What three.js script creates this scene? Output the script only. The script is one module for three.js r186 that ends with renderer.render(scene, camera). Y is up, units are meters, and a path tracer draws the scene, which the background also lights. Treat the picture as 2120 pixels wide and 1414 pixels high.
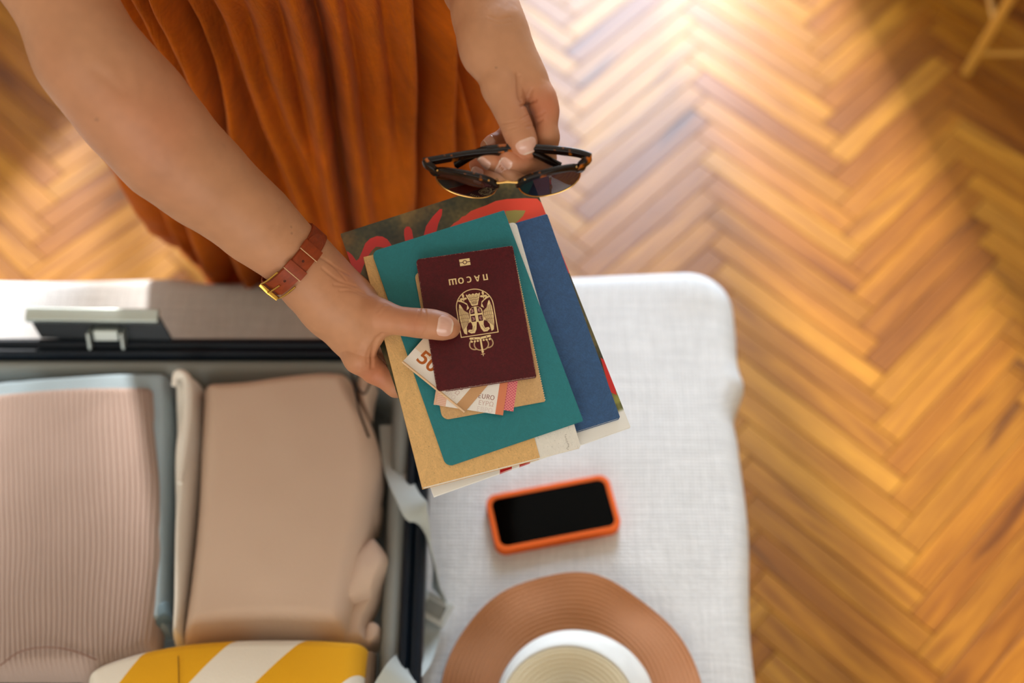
import * as THREE from 'three';
import { mergeGeometries, mergeVertices } from 'three/addons/utils/BufferGeometryUtils.js';
import { RectAreaLightUniformsLib } from 'three/addons/lights/RectAreaLightUniformsLib.js';
import { RoundedBoxGeometry } from 'three/addons/geometries/RoundedBoxGeometry.js';

// ------------------------------------------------------------------ camera, sky, sun, window light, exposure
const W = 2120, H = 1414, FOCAL = 2944, EYE = new THREE.Vector3(0, 2.06, 0), PITCH = 57;
const scene = new THREE.Scene();
const camera = new THREE.PerspectiveCamera(THREE.MathUtils.radToDeg(2 * Math.atan(H / 2 / FOCAL)), W / H, 0.05, 60);
camera.filmGauge = 36;
camera.position.copy(EYE);
camera.rotation.set(THREE.MathUtils.degToRad(-PITCH), 0, 0);
camera.focus = 1.265;
camera.userData.fStop = 2.7;
scene.background = new THREE.Color().setRGB(0.80, 0.90, 1.05);
const renderer = new THREE.WebGLRenderer({ antialias: true });
renderer.toneMapping = THREE.LinearToneMapping;
renderer.toneMappingExposure = 1.5;
renderer.shadowMap.enabled = true;
RectAreaLightUniformsLib.init();

const sun = new THREE.DirectionalLight(new THREE.Color().setRGB(1.0, 0.965, 0.92), 5.2);
sun.name = 'sun';
sun.position.set(-0.25 - 0.20 * 5, 0.5 + 0.52 * 5, -1.1 - 0.92 * 5);
sun.target.position.set(-0.25, 0.5, -1.1);
sun.castShadow = true;
sun.shadow.radius = 5;
Object.assign(sun.shadow.camera, { left: -3, right: 3, top: 3, bottom: -3, near: 0.1, far: 12 });
scene.add(sun, sun.target);

function windowLight(name, w, h, pos, look, intensity, rgb) {
  const l = new THREE.RectAreaLight(new THREE.Color().setRGB(...rgb), intensity, w, h);
  l.name = name; l.position.set(...pos); l.lookAt(...look); scene.add(l);
  return l;
}
// room: x -2.4 .. 2.6, z -3.7 .. 2.2, y 0 .. 2.8
const ROOM = { x0: -2.4, x1: 2.6, z0: -3.7, z1: 2.2, h: 2.8 };
const SUNWIN = { x0: -1.75, x1: -0.62, y0: 0.25, y1: 2.5 }, BACKWIN = { x0: -0.12, x1: 0.85, y0: 0.25, y1: 2.5 };
const FRONTWIN = { x0: -1.7, x1: 1.3, y0: 1.1, y1: 2.6 };
windowLight('window_daylight_back', 0.9, 2.1, [0.365, 1.4, -3.62], [0.365, 1.4, 0], 15.5, [0.83, 1.03, 1.28]);
windowLight('window_daylight_sunny', 1.05, 2.1, [-1.185, 1.4, -3.62], [-1.185, 1.4, 0], 0.8, [0.83, 1.03, 1.28]);
windowLight('window_daylight_front', 2.9, 1.4, [-0.2, 1.85, 2.12], [-0.2, 1.85, 0], 1.9, [1.0, 0.94, 0.83]);

// ------------------------------------------------------------------ helpers
const V = (x, y, z) => new THREE.Vector3(x, y, z);
const rad = THREE.MathUtils.degToRad, lerp = THREE.MathUtils.lerp, clamp = THREE.MathUtils.clamp;
const sstep = (a, b, x) => { const t = clamp((x - a) / (b - a), 0, 1); return t * t * (3 - 2 * t); };
function rng(seed) { let s = seed >>> 0; return () => { s = (s + 0x6d2b79f5) | 0; let t = Math.imul(s ^ (s >>> 15), 1 | s); t = (t + Math.imul(t ^ (t >>> 7), 61 | t)) ^ t; return ((t ^ (t >>> 14)) >>> 0) / 4294967296; }; }
const hash3 = (x, y, z) => { let h = Math.imul(x, 374761393) ^ Math.imul(y, 668265263) ^ Math.imul(z, 2147483647 - 1274126177); h = Math.imul(h ^ (h >>> 13), 1274126177); return ((h ^ (h >>> 16)) >>> 0) / 4294967296; };
function noise3(x, y, z) {
  const xi = Math.floor(x), yi = Math.floor(y), zi = Math.floor(z), f = (t) => t * t * (3 - 2 * t), u = f(x - xi), v = f(y - yi), w = f(z - zi);
  const c = (a, b, d) => hash3(xi + a, yi + b, zi + d);
  return lerp(lerp(lerp(c(0, 0, 0), c(1, 0, 0), u), lerp(c(0, 1, 0), c(1, 1, 0), u), v), lerp(lerp(c(0, 0, 1), c(1, 0, 1), u), lerp(c(0, 1, 1), c(1, 1, 1), u), v), w) * 2 - 1;
}
const fbm = (x, y, z, n = 4) => { let s = 0, a = 0.5; for (let i = 0; i < n; i++, a *= 0.5, x *= 2.03, y *= 2.03, z *= 2.03) s += a * noise3(x + i * 7.3, y - i * 3.1, z + i * 1.7); return s; };

// the photographer's view, used to measure places: a pixel and a distance (or a plane) give a point of the room
const FW = V(0, -Math.sin(rad(PITCH)), -Math.cos(rad(PITCH))), RT = V(1, 0, 0), UP = new THREE.Vector3().crossVectors(RT, FW);
const ray = (px, py) => FW.clone().addScaledVector(RT, (px - W / 2) / FOCAL).addScaledVector(UP, -(py - H / 2) / FOCAL);
const at = (px, py, d) => EYE.clone().addScaledVector(ray(px, py), d);
const onPlane = (px, py, p, n) => { const d = ray(px, py); return EYE.clone().addScaledVector(d, p.clone().sub(EYE).dot(n) / d.dot(n)); };
const level = (px, py, y) => onPlane(px, py, V(0, y, 0), V(0, 1, 0));

const used = new Map();
function numbered(name) { const n = used.get(name) ?? 0; used.set(name, n + 1); return n ? `${name}_${String(n).padStart(3, '0')}` : name; }
function tag(o, label, category, group) { o.userData.label = label; if (category) o.userData.category = category; if (group) o.userData.group = group; return o; }
function thing(name, label, category, pos = V(0, 0, 0), quat, group) {
  const g = new THREE.Group(); g.name = numbered(name); g.position.copy(pos); if (quat) g.quaternion.copy(quat);
  tag(g, label, category, group); scene.add(g); return g;
}
function part(name, geo, mat, parent, label) {
  const m = new THREE.Mesh(geo, mat); m.name = parent === scene ? numbered(name) : name; m.castShadow = m.receiveShadow = true;
  if (label) m.userData.label = label;
  parent.add(m); return m;
}
const structure = (o) => { o.userData.kind = 'structure'; return o; };
// world geometry into a thing's own frame
function local(geo, parent) { parent.updateMatrixWorld(true); return geo.applyMatrix4(parent.matrixWorld.clone().invert()); }

const std = (o) => new THREE.MeshStandardMaterial(o);
const phys = (o) => new THREE.MeshPhysicalMaterial(o);
function canvasTex(w, h, draw, opt = {}) {
  const c = document.createElement('canvas'); c.width = w; c.height = h; const g = c.getContext('2d'); draw(g, w, h);
  const t = new THREE.CanvasTexture(c); t.colorSpace = opt.linear ? THREE.NoColorSpace : THREE.SRGBColorSpace; t.wrapS = t.wrapT = opt.clamp ? THREE.ClampToEdgeWrapping : THREE.RepeatWrapping;
  return t;
}
function dataTex(w, h, fn, opt = {}) { // fn(u,v)->[r,g,b] 0..1 or number
  const d = new Uint8Array(w * h * 4);
  for (let y = 0; y < h; y++) for (let x = 0; x < w; x++) { const c = fn(x / w, y / h), i = (y * w + x) * 4; for (let k = 0; k < 3; k++) d[i + k] = clamp((c.length ? c[k] : c) * 255, 0, 255); d[i + 3] = 255; }
  const t = new THREE.DataTexture(d, w, h); t.magFilter = THREE.LinearFilter; t.minFilter = THREE.LinearFilter; t.wrapS = t.wrapT = THREE.RepeatWrapping; t.colorSpace = opt.srgb ? THREE.SRGBColorSpace : THREE.NoColorSpace; t.needsUpdate = true; return t;
}
const rep = (t, u, v) => { const c = t.clone(); c.repeat.set(u, v); c.needsUpdate = true; return c; };
function tile(fn) { return (u, v) => fn(u, v); }
// periodic noise on a unit square
const pn = (u, v, fu, fv, z) => { const a = Math.PI * 2; const ru = fu / a, rv = fv / a; return noise3(Math.cos(u * a) * ru + 9.1 * z, Math.sin(u * a) * ru + Math.cos(v * a) * rv + 3.7, Math.sin(v * a) * rv + z * 5.3); };

// grid surface: f(u,v) -> Vector3; uvf(u,v,p) -> [u,v]
function grid(nu, nv, f, uvf, closeU = false) {
  const pos = [], uv = [], idx = [];
  for (let j = 0; j <= nv; j++) for (let i = 0; i <= nu; i++) { const p = f(i / nu, j / nv); pos.push(p.x, p.y, p.z); const t = uvf ? uvf(i / nu, j / nv, p) : [i / nu, j / nv]; uv.push(t[0], t[1]); }
  for (let j = 0; j < nv; j++) for (let i = 0; i < nu; i++) { const a = j * (nu + 1) + i, b = a + 1, c = a + nu + 1, d = c + 1; idx.push(a, b, d, a, d, c); }
  const g = new THREE.BufferGeometry(); g.setAttribute('position', new THREE.Float32BufferAttribute(pos, 3)); g.setAttribute('uv', new THREE.Float32BufferAttribute(uv, 2)); g.setIndex(idx);
  g.computeVertexNormals();
  if (closeU) { const n = g.attributes.normal; for (let j = 0; j <= nv; j++) { const a = j * (nu + 1), b = a + nu, s = V(n.getX(a) + n.getX(b), n.getY(a) + n.getY(b), n.getZ(a) + n.getZ(b)).normalize(); n.setXYZ(a, s.x, s.y, s.z); n.setXYZ(b, s.x, s.y, s.z); } }
  return g;
}
// sweep a closed section (array of [a,b] in metres) along points; frames from a fixed normal hint
function sweep(points, section, hint, opt = {}) {
  const n = points.length, m = section.length, pos = [], uv = [], idx = [];
  let len = 0;
  for (let i = 0; i < n; i++) {
    const t = points[Math.min(i + 1, n - 1)].clone().sub(points[Math.max(i - 1, 0)]).normalize();
    const h = typeof hint === 'function' ? hint(i / (n - 1), points[i]) : hint;
    const b = new THREE.Vector3().crossVectors(t, h).normalize(), a = new THREE.Vector3().crossVectors(b, t);
    if (i) len += points[i].distanceTo(points[i - 1]);
    const s = opt.scale ? opt.scale(i / (n - 1)) : [1, 1];
    for (let k = 0; k <= m; k++) { const q = section[k % m]; const p = points[i].clone().addScaledVector(a, q[0] * s[0]).addScaledVector(b, q[1] * s[1]); pos.push(p.x, p.y, p.z); uv.push(len, k / m * 0.05); }
  }
  for (let i = 0; i < n - 1; i++) for (let k = 0; k < m; k++) { const a = i * (m + 1) + k, b = a + 1, c = a + m + 1, d = c + 1; idx.push(a, c, d, a, d, b); }
  const capAt = (i, flip) => { const c0 = pos.length / 3; pos.push(points[i].x, points[i].y, points[i].z); uv.push(0, 0); for (let k = 0; k <= m; k++) { const q = (i * (m + 1) + k) * 3; pos.push(pos[q], pos[q + 1], pos[q + 2]); uv.push(0, 0); } for (let k = 0; k < m; k++) flip ? idx.push(c0, c0 + 2 + k, c0 + 1 + k) : idx.push(c0, c0 + 1 + k, c0 + 2 + k); };
  if (!opt.closed) { capAt(0, false); capAt(n - 1, true); }
  const g = new THREE.BufferGeometry(); g.setAttribute('position', new THREE.Float32BufferAttribute(pos, 3)); g.setAttribute('uv', new THREE.Float32BufferAttribute(uv, 2)); g.setIndex(idx); g.computeVertexNormals(); return g;
}
const circle = (r, n = 12, ry = r) => Array.from({ length: n }, (_, i) => [Math.cos(i / n * 2 * Math.PI) * r, Math.sin(i / n * 2 * Math.PI) * ry]);
const rect = (a, b, c = 0.0004) => [[-a + c, -b], [a - c, -b], [a, -b + c], [a, b - c], [a - c, b], [-a + c, b], [-a, b - c], [-a, -b + c]];
function spline(pts, n) { return new THREE.CatmullRomCurve3(pts, false, 'centripetal').getPoints(n); }
function tube(pts, r, n = 40, seg = 10) { return new THREE.TubeGeometry(new THREE.CatmullRomCurve3(pts, false, 'centripetal'), n, r, seg, false); }

// ------------------------------------------------------------------ room
const plasterTex = dataTex(256, 256, (u, v) => 0.5 + 0.25 * pn(u, v, 40, 40, 1) + 0.25 * pn(u, v, 90, 90, 2));
const plaster = std({ color: 0xd8cbb4, roughness: 0.95, bumpMap: rep(plasterTex, 1, 1), bumpScale: 0.0006 });
const trimPaint = std({ color: 0xf0ede6, roughness: 0.5 });
function box(x0, x1, y0, y1, z0, z1) { const g = new THREE.BoxGeometry(x1 - x0, y1 - y0, z1 - z0); g.translate((x0 + x1) / 2, (y0 + y1) / 2, (z0 + z1) / 2); return g; }
{
  const { x0, x1, z0, z1, h } = ROOM, t = 0.2;
  const holed = (wins, a, b) => { const bits = []; let x = x0 - t; for (const w of wins) { bits.push(box(x, w.x0, 0, h, a, b), box(w.x0, w.x1, 0, w.y0, a, b), box(w.x0, w.x1, w.y1, h, a, b)); x = w.x1; } bits.push(box(x, x1 + t, 0, h, a, b)); return mergeGeometries(bits); };
  structure(part('wall_back', holed([SUNWIN, BACKWIN], z0 - t, z0), plaster, scene));
  structure(part('wall_front', holed([FRONTWIN], z1, z1 + t), plaster, scene));
  structure(part('wall_left', box(x0 - t, x0, 0, h, z0, z1), plaster, scene));
  structure(part('wall_right', box(x1, x1 + t, 0, h, z0, z1), plaster, scene));
  structure(part('ceiling', box(x0 - t, x1 + t, h, h + t, z0 - t, z1 + t), plaster, scene));
  const glass = phys({ color: 0xffffff, roughness: 0, transmission: 1, thickness: 0, ior: 1.5 });
  [[BACKWIN, z0 - 0.12, 'window_1'], [FRONTWIN, z1 + 0.12, 'window_2'], [SUNWIN, z0 - 0.12, 'window_3']].forEach(([w, z, name]) => {
    const g = new THREE.Group(); g.name = name; structure(g); scene.add(g);
    const b = 0.06, mid = (w.x0 + w.x1) / 2, bars = [box(w.x0, w.x0 + b, w.y0, w.y1, z - 0.03, z + 0.03), box(w.x1 - b, w.x1, w.y0, w.y1, z - 0.03, z + 0.03), box(w.x0 + b, w.x1 - b, w.y0, w.y0 + b, z - 0.03, z + 0.03), box(w.x0 + b, w.x1 - b, w.y1 - b, w.y1, z - 0.03, z + 0.03), box(mid - 0.03, mid + 0.03, w.y0 + b, w.y1 - b, z - 0.03, z + 0.03)];
    part('window_frame', mergeGeometries(bars), trimPaint, g);
    part('pane', box(w.x0 + b, mid - 0.03, w.y0 + b, w.y1 - b, z - 0.003, z + 0.003), glass, g);
    part('pane', box(mid + 0.03, w.x1 - b, w.y0 + b, w.y1 - b, z - 0.003, z + 0.003), glass, g);
  });
  [['baseboard_back', box(x0, x1, 0, 0.09, z0, z0 + 0.015)], ['baseboard_left', box(x0, x0 + 0.015, 0, 0.09, z0, z1)], ['baseboard_right', box(x1 - 0.015, x1, 0, 0.09, z0, z1)]].forEach(([n, g]) => structure(part(n, g, trimPaint, scene)));
}

// herringbone parquet: oak sticks with chamfered edges, one mesh per stick where the photo shows them
const woodMaps = [0, 1, 2].map((k) => dataTex(512, 256, (u, v) => {
  const warp = 0.62 * pn(u, v, 2.2, 6, k + 1) + 0.13 * pn(u, v, 7, 15, k + 2.2);
  const ring = 0.5 + 0.5 * Math.sin((v * (16 + 5 * k) + warp * (2.2 + k)) * Math.PI * 2);
  const fine = pn(u, v, 16, 190, k + 4) * 0.6 + pn(u, v, 40, 330, k + 6) * 0.4, broad = pn(u, v, 4, 14, k + 8);
  const t = clamp(0.62 + 0.22 * broad + 0.30 * (ring - 0.5) + 0.30 * fine, 0, 1);
  const knot = Math.max(0, pn(u, v, 6, 16, k + 11) - 0.55) * 1.6;
  return [lerp(0.46, 0.78, t) - knot * 0.36, lerp(0.27, 0.575, t) - knot * 0.3, lerp(0.06, 0.20, t) - knot * 0.1];
}, { srgb: true }));
const woodBump = dataTex(512, 256, (u, v) => 0.5 + 0.3 * pn(u, v, 16, 190, 4) + 0.2 * pn(u, v, 5, 12, 9));
{
  const tones = [[1.0, 0.90, 0.70], [0.88, 0.74, 0.46], [0.78, 0.62, 0.34], [1.0, 0.86, 0.57], [0.70, 0.50, 0.26], [0.87, 0.68, 0.38], [0.95, 0.80, 0.50], [0.58, 0.40, 0.21]];
  const mats = tones.map((c, i) => phys({ color: new THREE.Color().setRGB(...c), map: woodMaps[i % 3], roughness: 0.5, specularIntensity: 0.4, bumpMap: woodBump, bumpScale: 0.0004, clearcoat: 0.34, clearcoatRoughness: 0.29 }));
  const w = 0.0470, L = 0.346, gap = 0.0005, c = 0.0011, th = 0.012;
  const stickGeo = (ou, ov) => { // along x, top at y = 0
    const a = L / 2 - gap, b = w / 2 - gap, p = [], uv = [];
    const q = (A, B, C, D) => { for (const P of [A, B, C, A, C, D]) { p.push(...P); uv.push((P[0] + L / 2 + ou) / 0.8, (P[2] + w / 2 + ov) / 0.30); } };
    const T = [[-a + c, 0, -b + c], [-a + c, 0, b - c], [a - c, 0, b - c], [a - c, 0, -b + c]], E = [[-a, -c, -b], [-a, -c, b], [a, -c, b], [a, -c, -b]], F = E.map((e) => [e[0], -th, e[2]]);
    q(...T); for (let i = 0; i < 4; i++) { const j = (i + 1) % 4; q(T[i], E[i], E[j], T[j]); q(E[i], F[i], F[j], E[j]); }
    const g = new THREE.BufferGeometry(); g.setAttribute('position', new THREE.Float32BufferAttribute(p, 3)); g.setAttribute('uv', new THREE.Float32BufferAttribute(uv, 2)); g.computeVertexNormals(); return g;
  };
  const R = rng(11), geos = Array.from({ length: 14 }, () => stickGeo(R() * 0.8, R() * 0.3));
  const floor = new THREE.Group(); floor.name = 'floor'; structure(floor); scene.add(floor);
  part('subfloor', box(ROOM.x0 - 0.2, ROOM.x1 + 0.2, -0.2, -th - 0.0005, ROOM.z0 - 0.2, ROOM.z1 + 0.2), std({ color: 0x3a2513, roughness: 0.9 }), floor);
  // s: along the zigzag (away from the camera), t: across. A point where a valley runs:
  const yaw = rad(-0.95), s = V(Math.sin(yaw), 0, -Math.cos(yaw)), t = V(Math.cos(yaw), 0, Math.sin(yaw)), org = level(1941, 1342, 0).addScaledVector(V(Math.cos(yaw), 0, Math.sin(yaw)), 0.346 / Math.SQRT2);
  const h = s.clone().add(t).normalize(), v = s.clone().sub(t).normalize(); // the two stick directions
  const turnH = Math.atan2(-h.z, h.x), turnV = Math.atan2(-v.z, v.x);
  const inView = (x, z) => { const d = V(x, 0, z).sub(EYE), Z = d.dot(FW), px = W / 2 + FOCAL * d.dot(RT) / Z, py = H / 2 - FOCAL * d.dot(UP) / Z; if (px < -230 || px > W + 230 || py < -220 || py > H + 120) return 1e9; return Math.hypot(px - W / 2, py - H / 2) + ((x > -1.4 && x < 0.25 && z > -1.08) ? 1e8 : 0); };
  const sticks = [];
  for (let col = -10; col <= 10; col++) for (let k = -90; k <= 90; k++) for (const isV of [0, 1]) {
    // H_k = [kw, kw+L] x [kw, kw+w];  V_k = [kw+L, kw+L+w] x [kw+w-L, kw+w];  columns by (L, -L)
    const a = k * w + col * L + (isV ? L + w / 2 : L / 2), b = k * w - col * L + (isV ? w - L / 2 : w / 2);
    const p = org.clone().addScaledVector(h, a - L).addScaledVector(v, b);
    if (p.x < ROOM.x0 - 0.1 || p.x > ROOM.x1 + 0.1 || p.z < ROOM.z0 - 0.1 || p.z > ROOM.z1 + 0.1) continue;
    sticks.push({ p, turn: isV ? turnV : turnH, rank: inView(p.x, p.z) });
  }
  sticks.sort((q, r) => q.rank - r.rank);
  const rest = tones.map(() => []);
  sticks.forEach((k, i) => {
    const m = Math.floor(R() ** 1.25 * tones.length), g = geos[Math.floor(R() * geos.length)], flip = R() < 0.5 ? Math.PI : 0, y = (R() - 0.5) * 0.0005;
    if (i < 230 && k.rank < 1e8) { const o = part('plank', g, mats[m], floor); o.position.set(k.p.x, y, k.p.z); o.rotation.set((R() - 0.5) * 0.006, k.turn + flip, (R() - 0.5) * 0.0015, 'YXZ'); } else rest[m].push(g.clone().rotateY(k.turn + flip).translate(k.p.x, y, k.p.z));
  });
  const all = rest.filter((r) => r.length).map((r) => mergeGeometries(r)), other = part('parquet_beyond', mergeGeometries(all, true), rest.map((r, i) => r.length ? mats[i] : null).filter(Boolean), floor);
  other.userData.kind = 'stuff';
}

// ------------------------------------------------------------------ bed with linen cover
const BED = 0.5;
const weave = dataTex(512, 512, (u, v) => { const a = Math.sin(u * 512 / 8 * Math.PI * 2 * 1), b = Math.sin(v * 512 / 8 * Math.PI * 2); return 0.5 + 0.16 * a * (0.6 + 0.4 * pn(u, v, 20, 60, 3)) + 0.22 * b * (0.6 + 0.4 * pn(u, v, 60, 14, 5)) + 0.12 * pn(u, v, 90, 90, 7); });
const linenMap = dataTex(512, 512, (u, v) => { const s = 0.93 + 0.035 * pn(u, v, 8, 170, 2) + 0.03 * pn(u, v, 140, 10, 4) + 0.02 * pn(u, v, 120, 120, 6); return [s * 0.94, s * 0.93, s * 0.915]; }, { srgb: true });
{
  const right = (z) => 0.294 + (z + 1.018) * -0.03 + 0.010 * Math.exp(-(((z + 0.955) / 0.022) ** 2)) - 0.004 * Math.exp(-(((z + 0.905) / 0.02) ** 2)) + 0.003 * Math.sin(z * 23);
  const far = (x) => -1.128 - 0.008 * sstep(-0.1, 0.2, x) + 0.006 * Math.sin(x * 9 + 1) + 0.012 * sstep(-0.47, -0.40, x) * (1 - sstep(-0.12, -0.02, x));
  // outline, clockwise from far left
  const out = [], cr = 0.062, zN = 0.75, xL = -1.65, xR = right(-1.05);
  for (let i = 0; i <= 110; i++) { const x = lerp(xL, xR - cr, i / 110); out.push([x, far(x)]); }
  for (let i = 1; i <= 16; i++) { const a = i / 16 * Math.PI / 2, zc = far(xR - cr) + cr; out.push([xR - cr + Math.sin(a) * cr, zc - Math.cos(a) * cr]); }
  for (let i = 1; i <= 150; i++) { const z = lerp(far(xR - cr) + cr, zN, i / 150); out.push([right(z) + (xR - right(far(xR - cr) + cr)) * (1 - sstep(0, 0.1, i / 150)), z]); }
  for (let i = 1; i <= 60; i++) out.push([lerp(right(zN), xL, i / 60), zN]);
  for (let i = 1; i < 60; i++) out.push([xL, lerp(zN, far(xL), i / 60)]);
  const n = out.length, cx = -0.2, cz = -0.55, sh = 0.028, pos = [], uv = [], idx = [];
  const rings = []; for (let i = 0; i <= 46; i++) rings.push(['top', (i / 46) ** 0.8]); for (let i = 1; i <= 7; i++) rings.push(['edge', i / 7]); for (let i = 1; i <= 14; i++) rings.push(['drop', i / 14]);
  rings.forEach(([kind, t]) => { for (let i = 0; i <= n; i++) {
    const k = i % n, [ox, oz] = out[k], p = out[(k + n - 1) % n], q = out[(k + 1) % n]; let nx = -(q[1] - p[1]), nz = q[0] - p[0]; const l = Math.hypot(nx, nz); nx /= -l; nz /= -l;
    let x, y, z, s = 0;
    if (kind === 'top') { const ex = ox - nx * sh, ez = oz - nz * sh; x = lerp(cx, ex, t); z = lerp(cz, ez, t); y = BED; } else if (kind === 'edge') { const a = t * Math.PI / 2; x = ox - nx * sh * (1 - Math.sin(a)); z = oz - nz * sh * (1 - Math.sin(a)); y = BED - sh * (1 - Math.cos(a)); s = a * sh; } else { const dd = t * (BED - sh - 0.05); y = BED - sh - dd; const r = 0.012 * t * Math.sin(k * 0.55) + 0.006 * t * Math.sin(k * 0.21 + 2) - 0.004 * t; x = ox + nx * r; z = oz + nz * r; s = sh * 1.57 + dd; }
    const wr = 0.0035 * fbm(x * 3.2, 1, z * 5.0, 3) + 0.0016 * Math.max(0, noise3(x * 16 + z * 4, 2, z * 7)) + 0.003 * Math.exp(-(((x - 0.24) / 0.05) ** 2 + ((z + 1.09) / 0.03) ** 2));
    if (kind !== 'drop') y += wr * (kind === 'edge' ? 0.7 : 1);
    pos.push(x, y, z); uv.push((x + nx * s) / 0.30, (z + nz * s) / 0.30);
  } });
  for (let j = 0; j < rings.length - 1; j++) for (let i = 0; i < n; i++) { const a = j * (n + 1) + i, b = a + 1, c = a + n + 1, d = c + 1; idx.push(a, b, d, a, d, c); }
  let g = new THREE.BufferGeometry(); g.setAttribute('position', new THREE.Float32BufferAttribute(pos, 3)); g.setAttribute('uv', new THREE.Float32BufferAttribute(uv, 2)); g.setIndex(idx); g.computeVertexNormals();
  if (g.attributes.normal.getY(60 * 1 + (n + 1) * 20) < 0) { g.setIndex(idx.map((_, i) => idx[i - (i % 3) + [0, 2, 1][i % 3]])); g.computeVertexNormals(); }
  const bed = thing('bed', 'low bed under a rumpled white linen cover, before the woman', 'bed');
  part('linen_cover', g, std({ color: 0xffffff, map: linenMap, roughness: 0.95, bumpMap: weave, bumpScale: 0.0009 }), bed);
  part('mattress', box(-1.58, 0.18, 0.2, 0.47, -1.05, 0.68), std({ color: 0xe6e0d4, roughness: 0.9 }), bed);
  [[-1.5, -0.98], [0.12, -0.98], [-1.5, 0.6], [0.12, 0.6]].forEach(([x, z]) => part('leg', box(x - 0.03, x + 0.03, 0, 0.2, z - 0.03, z + 0.03), std({ color: 0x8a6038, roughness: 0.6 }), bed));
}

// ------------------------------------------------------------------ cloth slabs (folded garments)
// sides: four polylines of pixels (top left->right, right top->bottom, bottom left->right, left top->bottom), measured at height y
function coons(top, right, bottom, left, y) {
  const line = (pts) => { const c = new THREE.CatmullRomCurve3(pts.map(([a, b]) => level(a, b, y)), false, 'centripetal'); return (t) => c.getPointAt(clamp(t, 0, 1)); };
  const T = line(top), R = line(right), B = line(bottom), L = line(left), c00 = T(0), c10 = T(1), c01 = B(0), c11 = B(1);
  return (u, v) => { const p = T(u).multiplyScalar(1 - v).addScaledVector(B(u), v).addScaledVector(L(v), 1 - u).addScaledVector(R(v), u); return p.addScaledVector(c00, -(1 - u) * (1 - v)).addScaledVector(c10, -u * (1 - v)).addScaledVector(c01, -(1 - u) * v).addScaledVector(c11, -u * v); };
}
function garment(sides, y, o = {}) {
  const S = coons(...sides, y), nu = o.nu ?? 90, nv = o.nv ?? 110, th = o.th ?? 0.03, w = o.w ?? 0.016, dome = o.dome ?? 0.006;
  const W0 = S(0, 0.5).distanceTo(S(1, 0.5)), H0 = S(0.5, 0).distanceTo(S(0.5, 1)), wr = o.wrinkle ?? ((x, z) => 0.0035 * fbm(x * 11, 3, z * 9, 3)), tilt = o.tilt ?? (() => 0);
  const warp = (t, e) => { const k = e; return t < 0.5 ? 0.5 * Math.pow(2 * t, k) : 1 - 0.5 * Math.pow(2 * (1 - t), k); };
  const topf = (u, v) => {
    const uu = warp(u, 1.5), vv = warp(v, 1.5), p = S(uu, vv), du = Math.min(uu, 1 - uu) * W0, dv = Math.min(vv, 1 - vv) * H0, prof = (d) => { const t = clamp(d / w, 0, 1); return 1 - Math.sqrt(Math.max(0, 1 - (1 - t) ** 2)); };
    const e = Math.min(1, Math.hypot(prof(du), prof(dv)));
    if (o.rib) { const f = ((uu * W0 + 0.0022 * noise3(vv * 5, uu * 6, 4) + 0.004 * noise3(vv * 1.7, uu * 2, 9)) / o.rib) % 1; p.y -= 0; p.ribbed = 0.0024 * Math.exp(-(((f - 0.5) / 0.17) ** 2)); }
    p.y = y - (p.ribbed ?? 0) * (1 - e) - e * th * 0.98 + dome * Math.sin(Math.PI * uu) ** 0.6 * Math.sin(Math.PI * vv) ** 0.6 + wr(p.x, p.z) * (1 - e) + tilt(uu, vv);
    return p;
  };
  const uvf = (u, v) => [warp(u, 1.5) * W0, warp(v, 1.5) * H0];
  const g = grid(nu, nv, topf, uvf), b = grid(nu, nv, (u, v) => { const p = topf(1 - u, v); const uu = warp(u, 1.5), vv = warp(v, 1.5); p.y = y - th + tilt(1 - uu, vv); return p; }, (u, v) => uvf(1 - u, v));
  const flip = (q) => { const i = q.index.array; for (let k = 0; k < i.length; k += 3) { const t = i[k + 1]; i[k + 1] = i[k + 2]; i[k + 2] = t; } q.computeVertexNormals(); };
  if (g.attributes.normal.getY(Math.floor(g.attributes.normal.count / 2)) < 0) { flip(g); }
  if (b.attributes.normal.getY(Math.floor(b.attributes.normal.count / 2)) > 0) { flip(b); }
  return mergeGeometries([g, b]);
}
const clothBump = dataTex(256, 256, (u, v) => 0.5 + 0.2 * Math.sin(u * 64 * Math.PI * 2) * Math.sin(v * 64 * Math.PI * 2) + 0.25 * pn(u, v, 70, 70, 3));
const cloth = (hex, o = {}) => phys({ color: hex, roughness: 0.92, bumpMap: rep(clothBump, 1 / 0.06, 1 / 0.06), bumpScale: 0.0003, sheen: 0.25, sheenRoughness: 0.6, sheenColor: new THREE.Color(hex), ...o });

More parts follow.
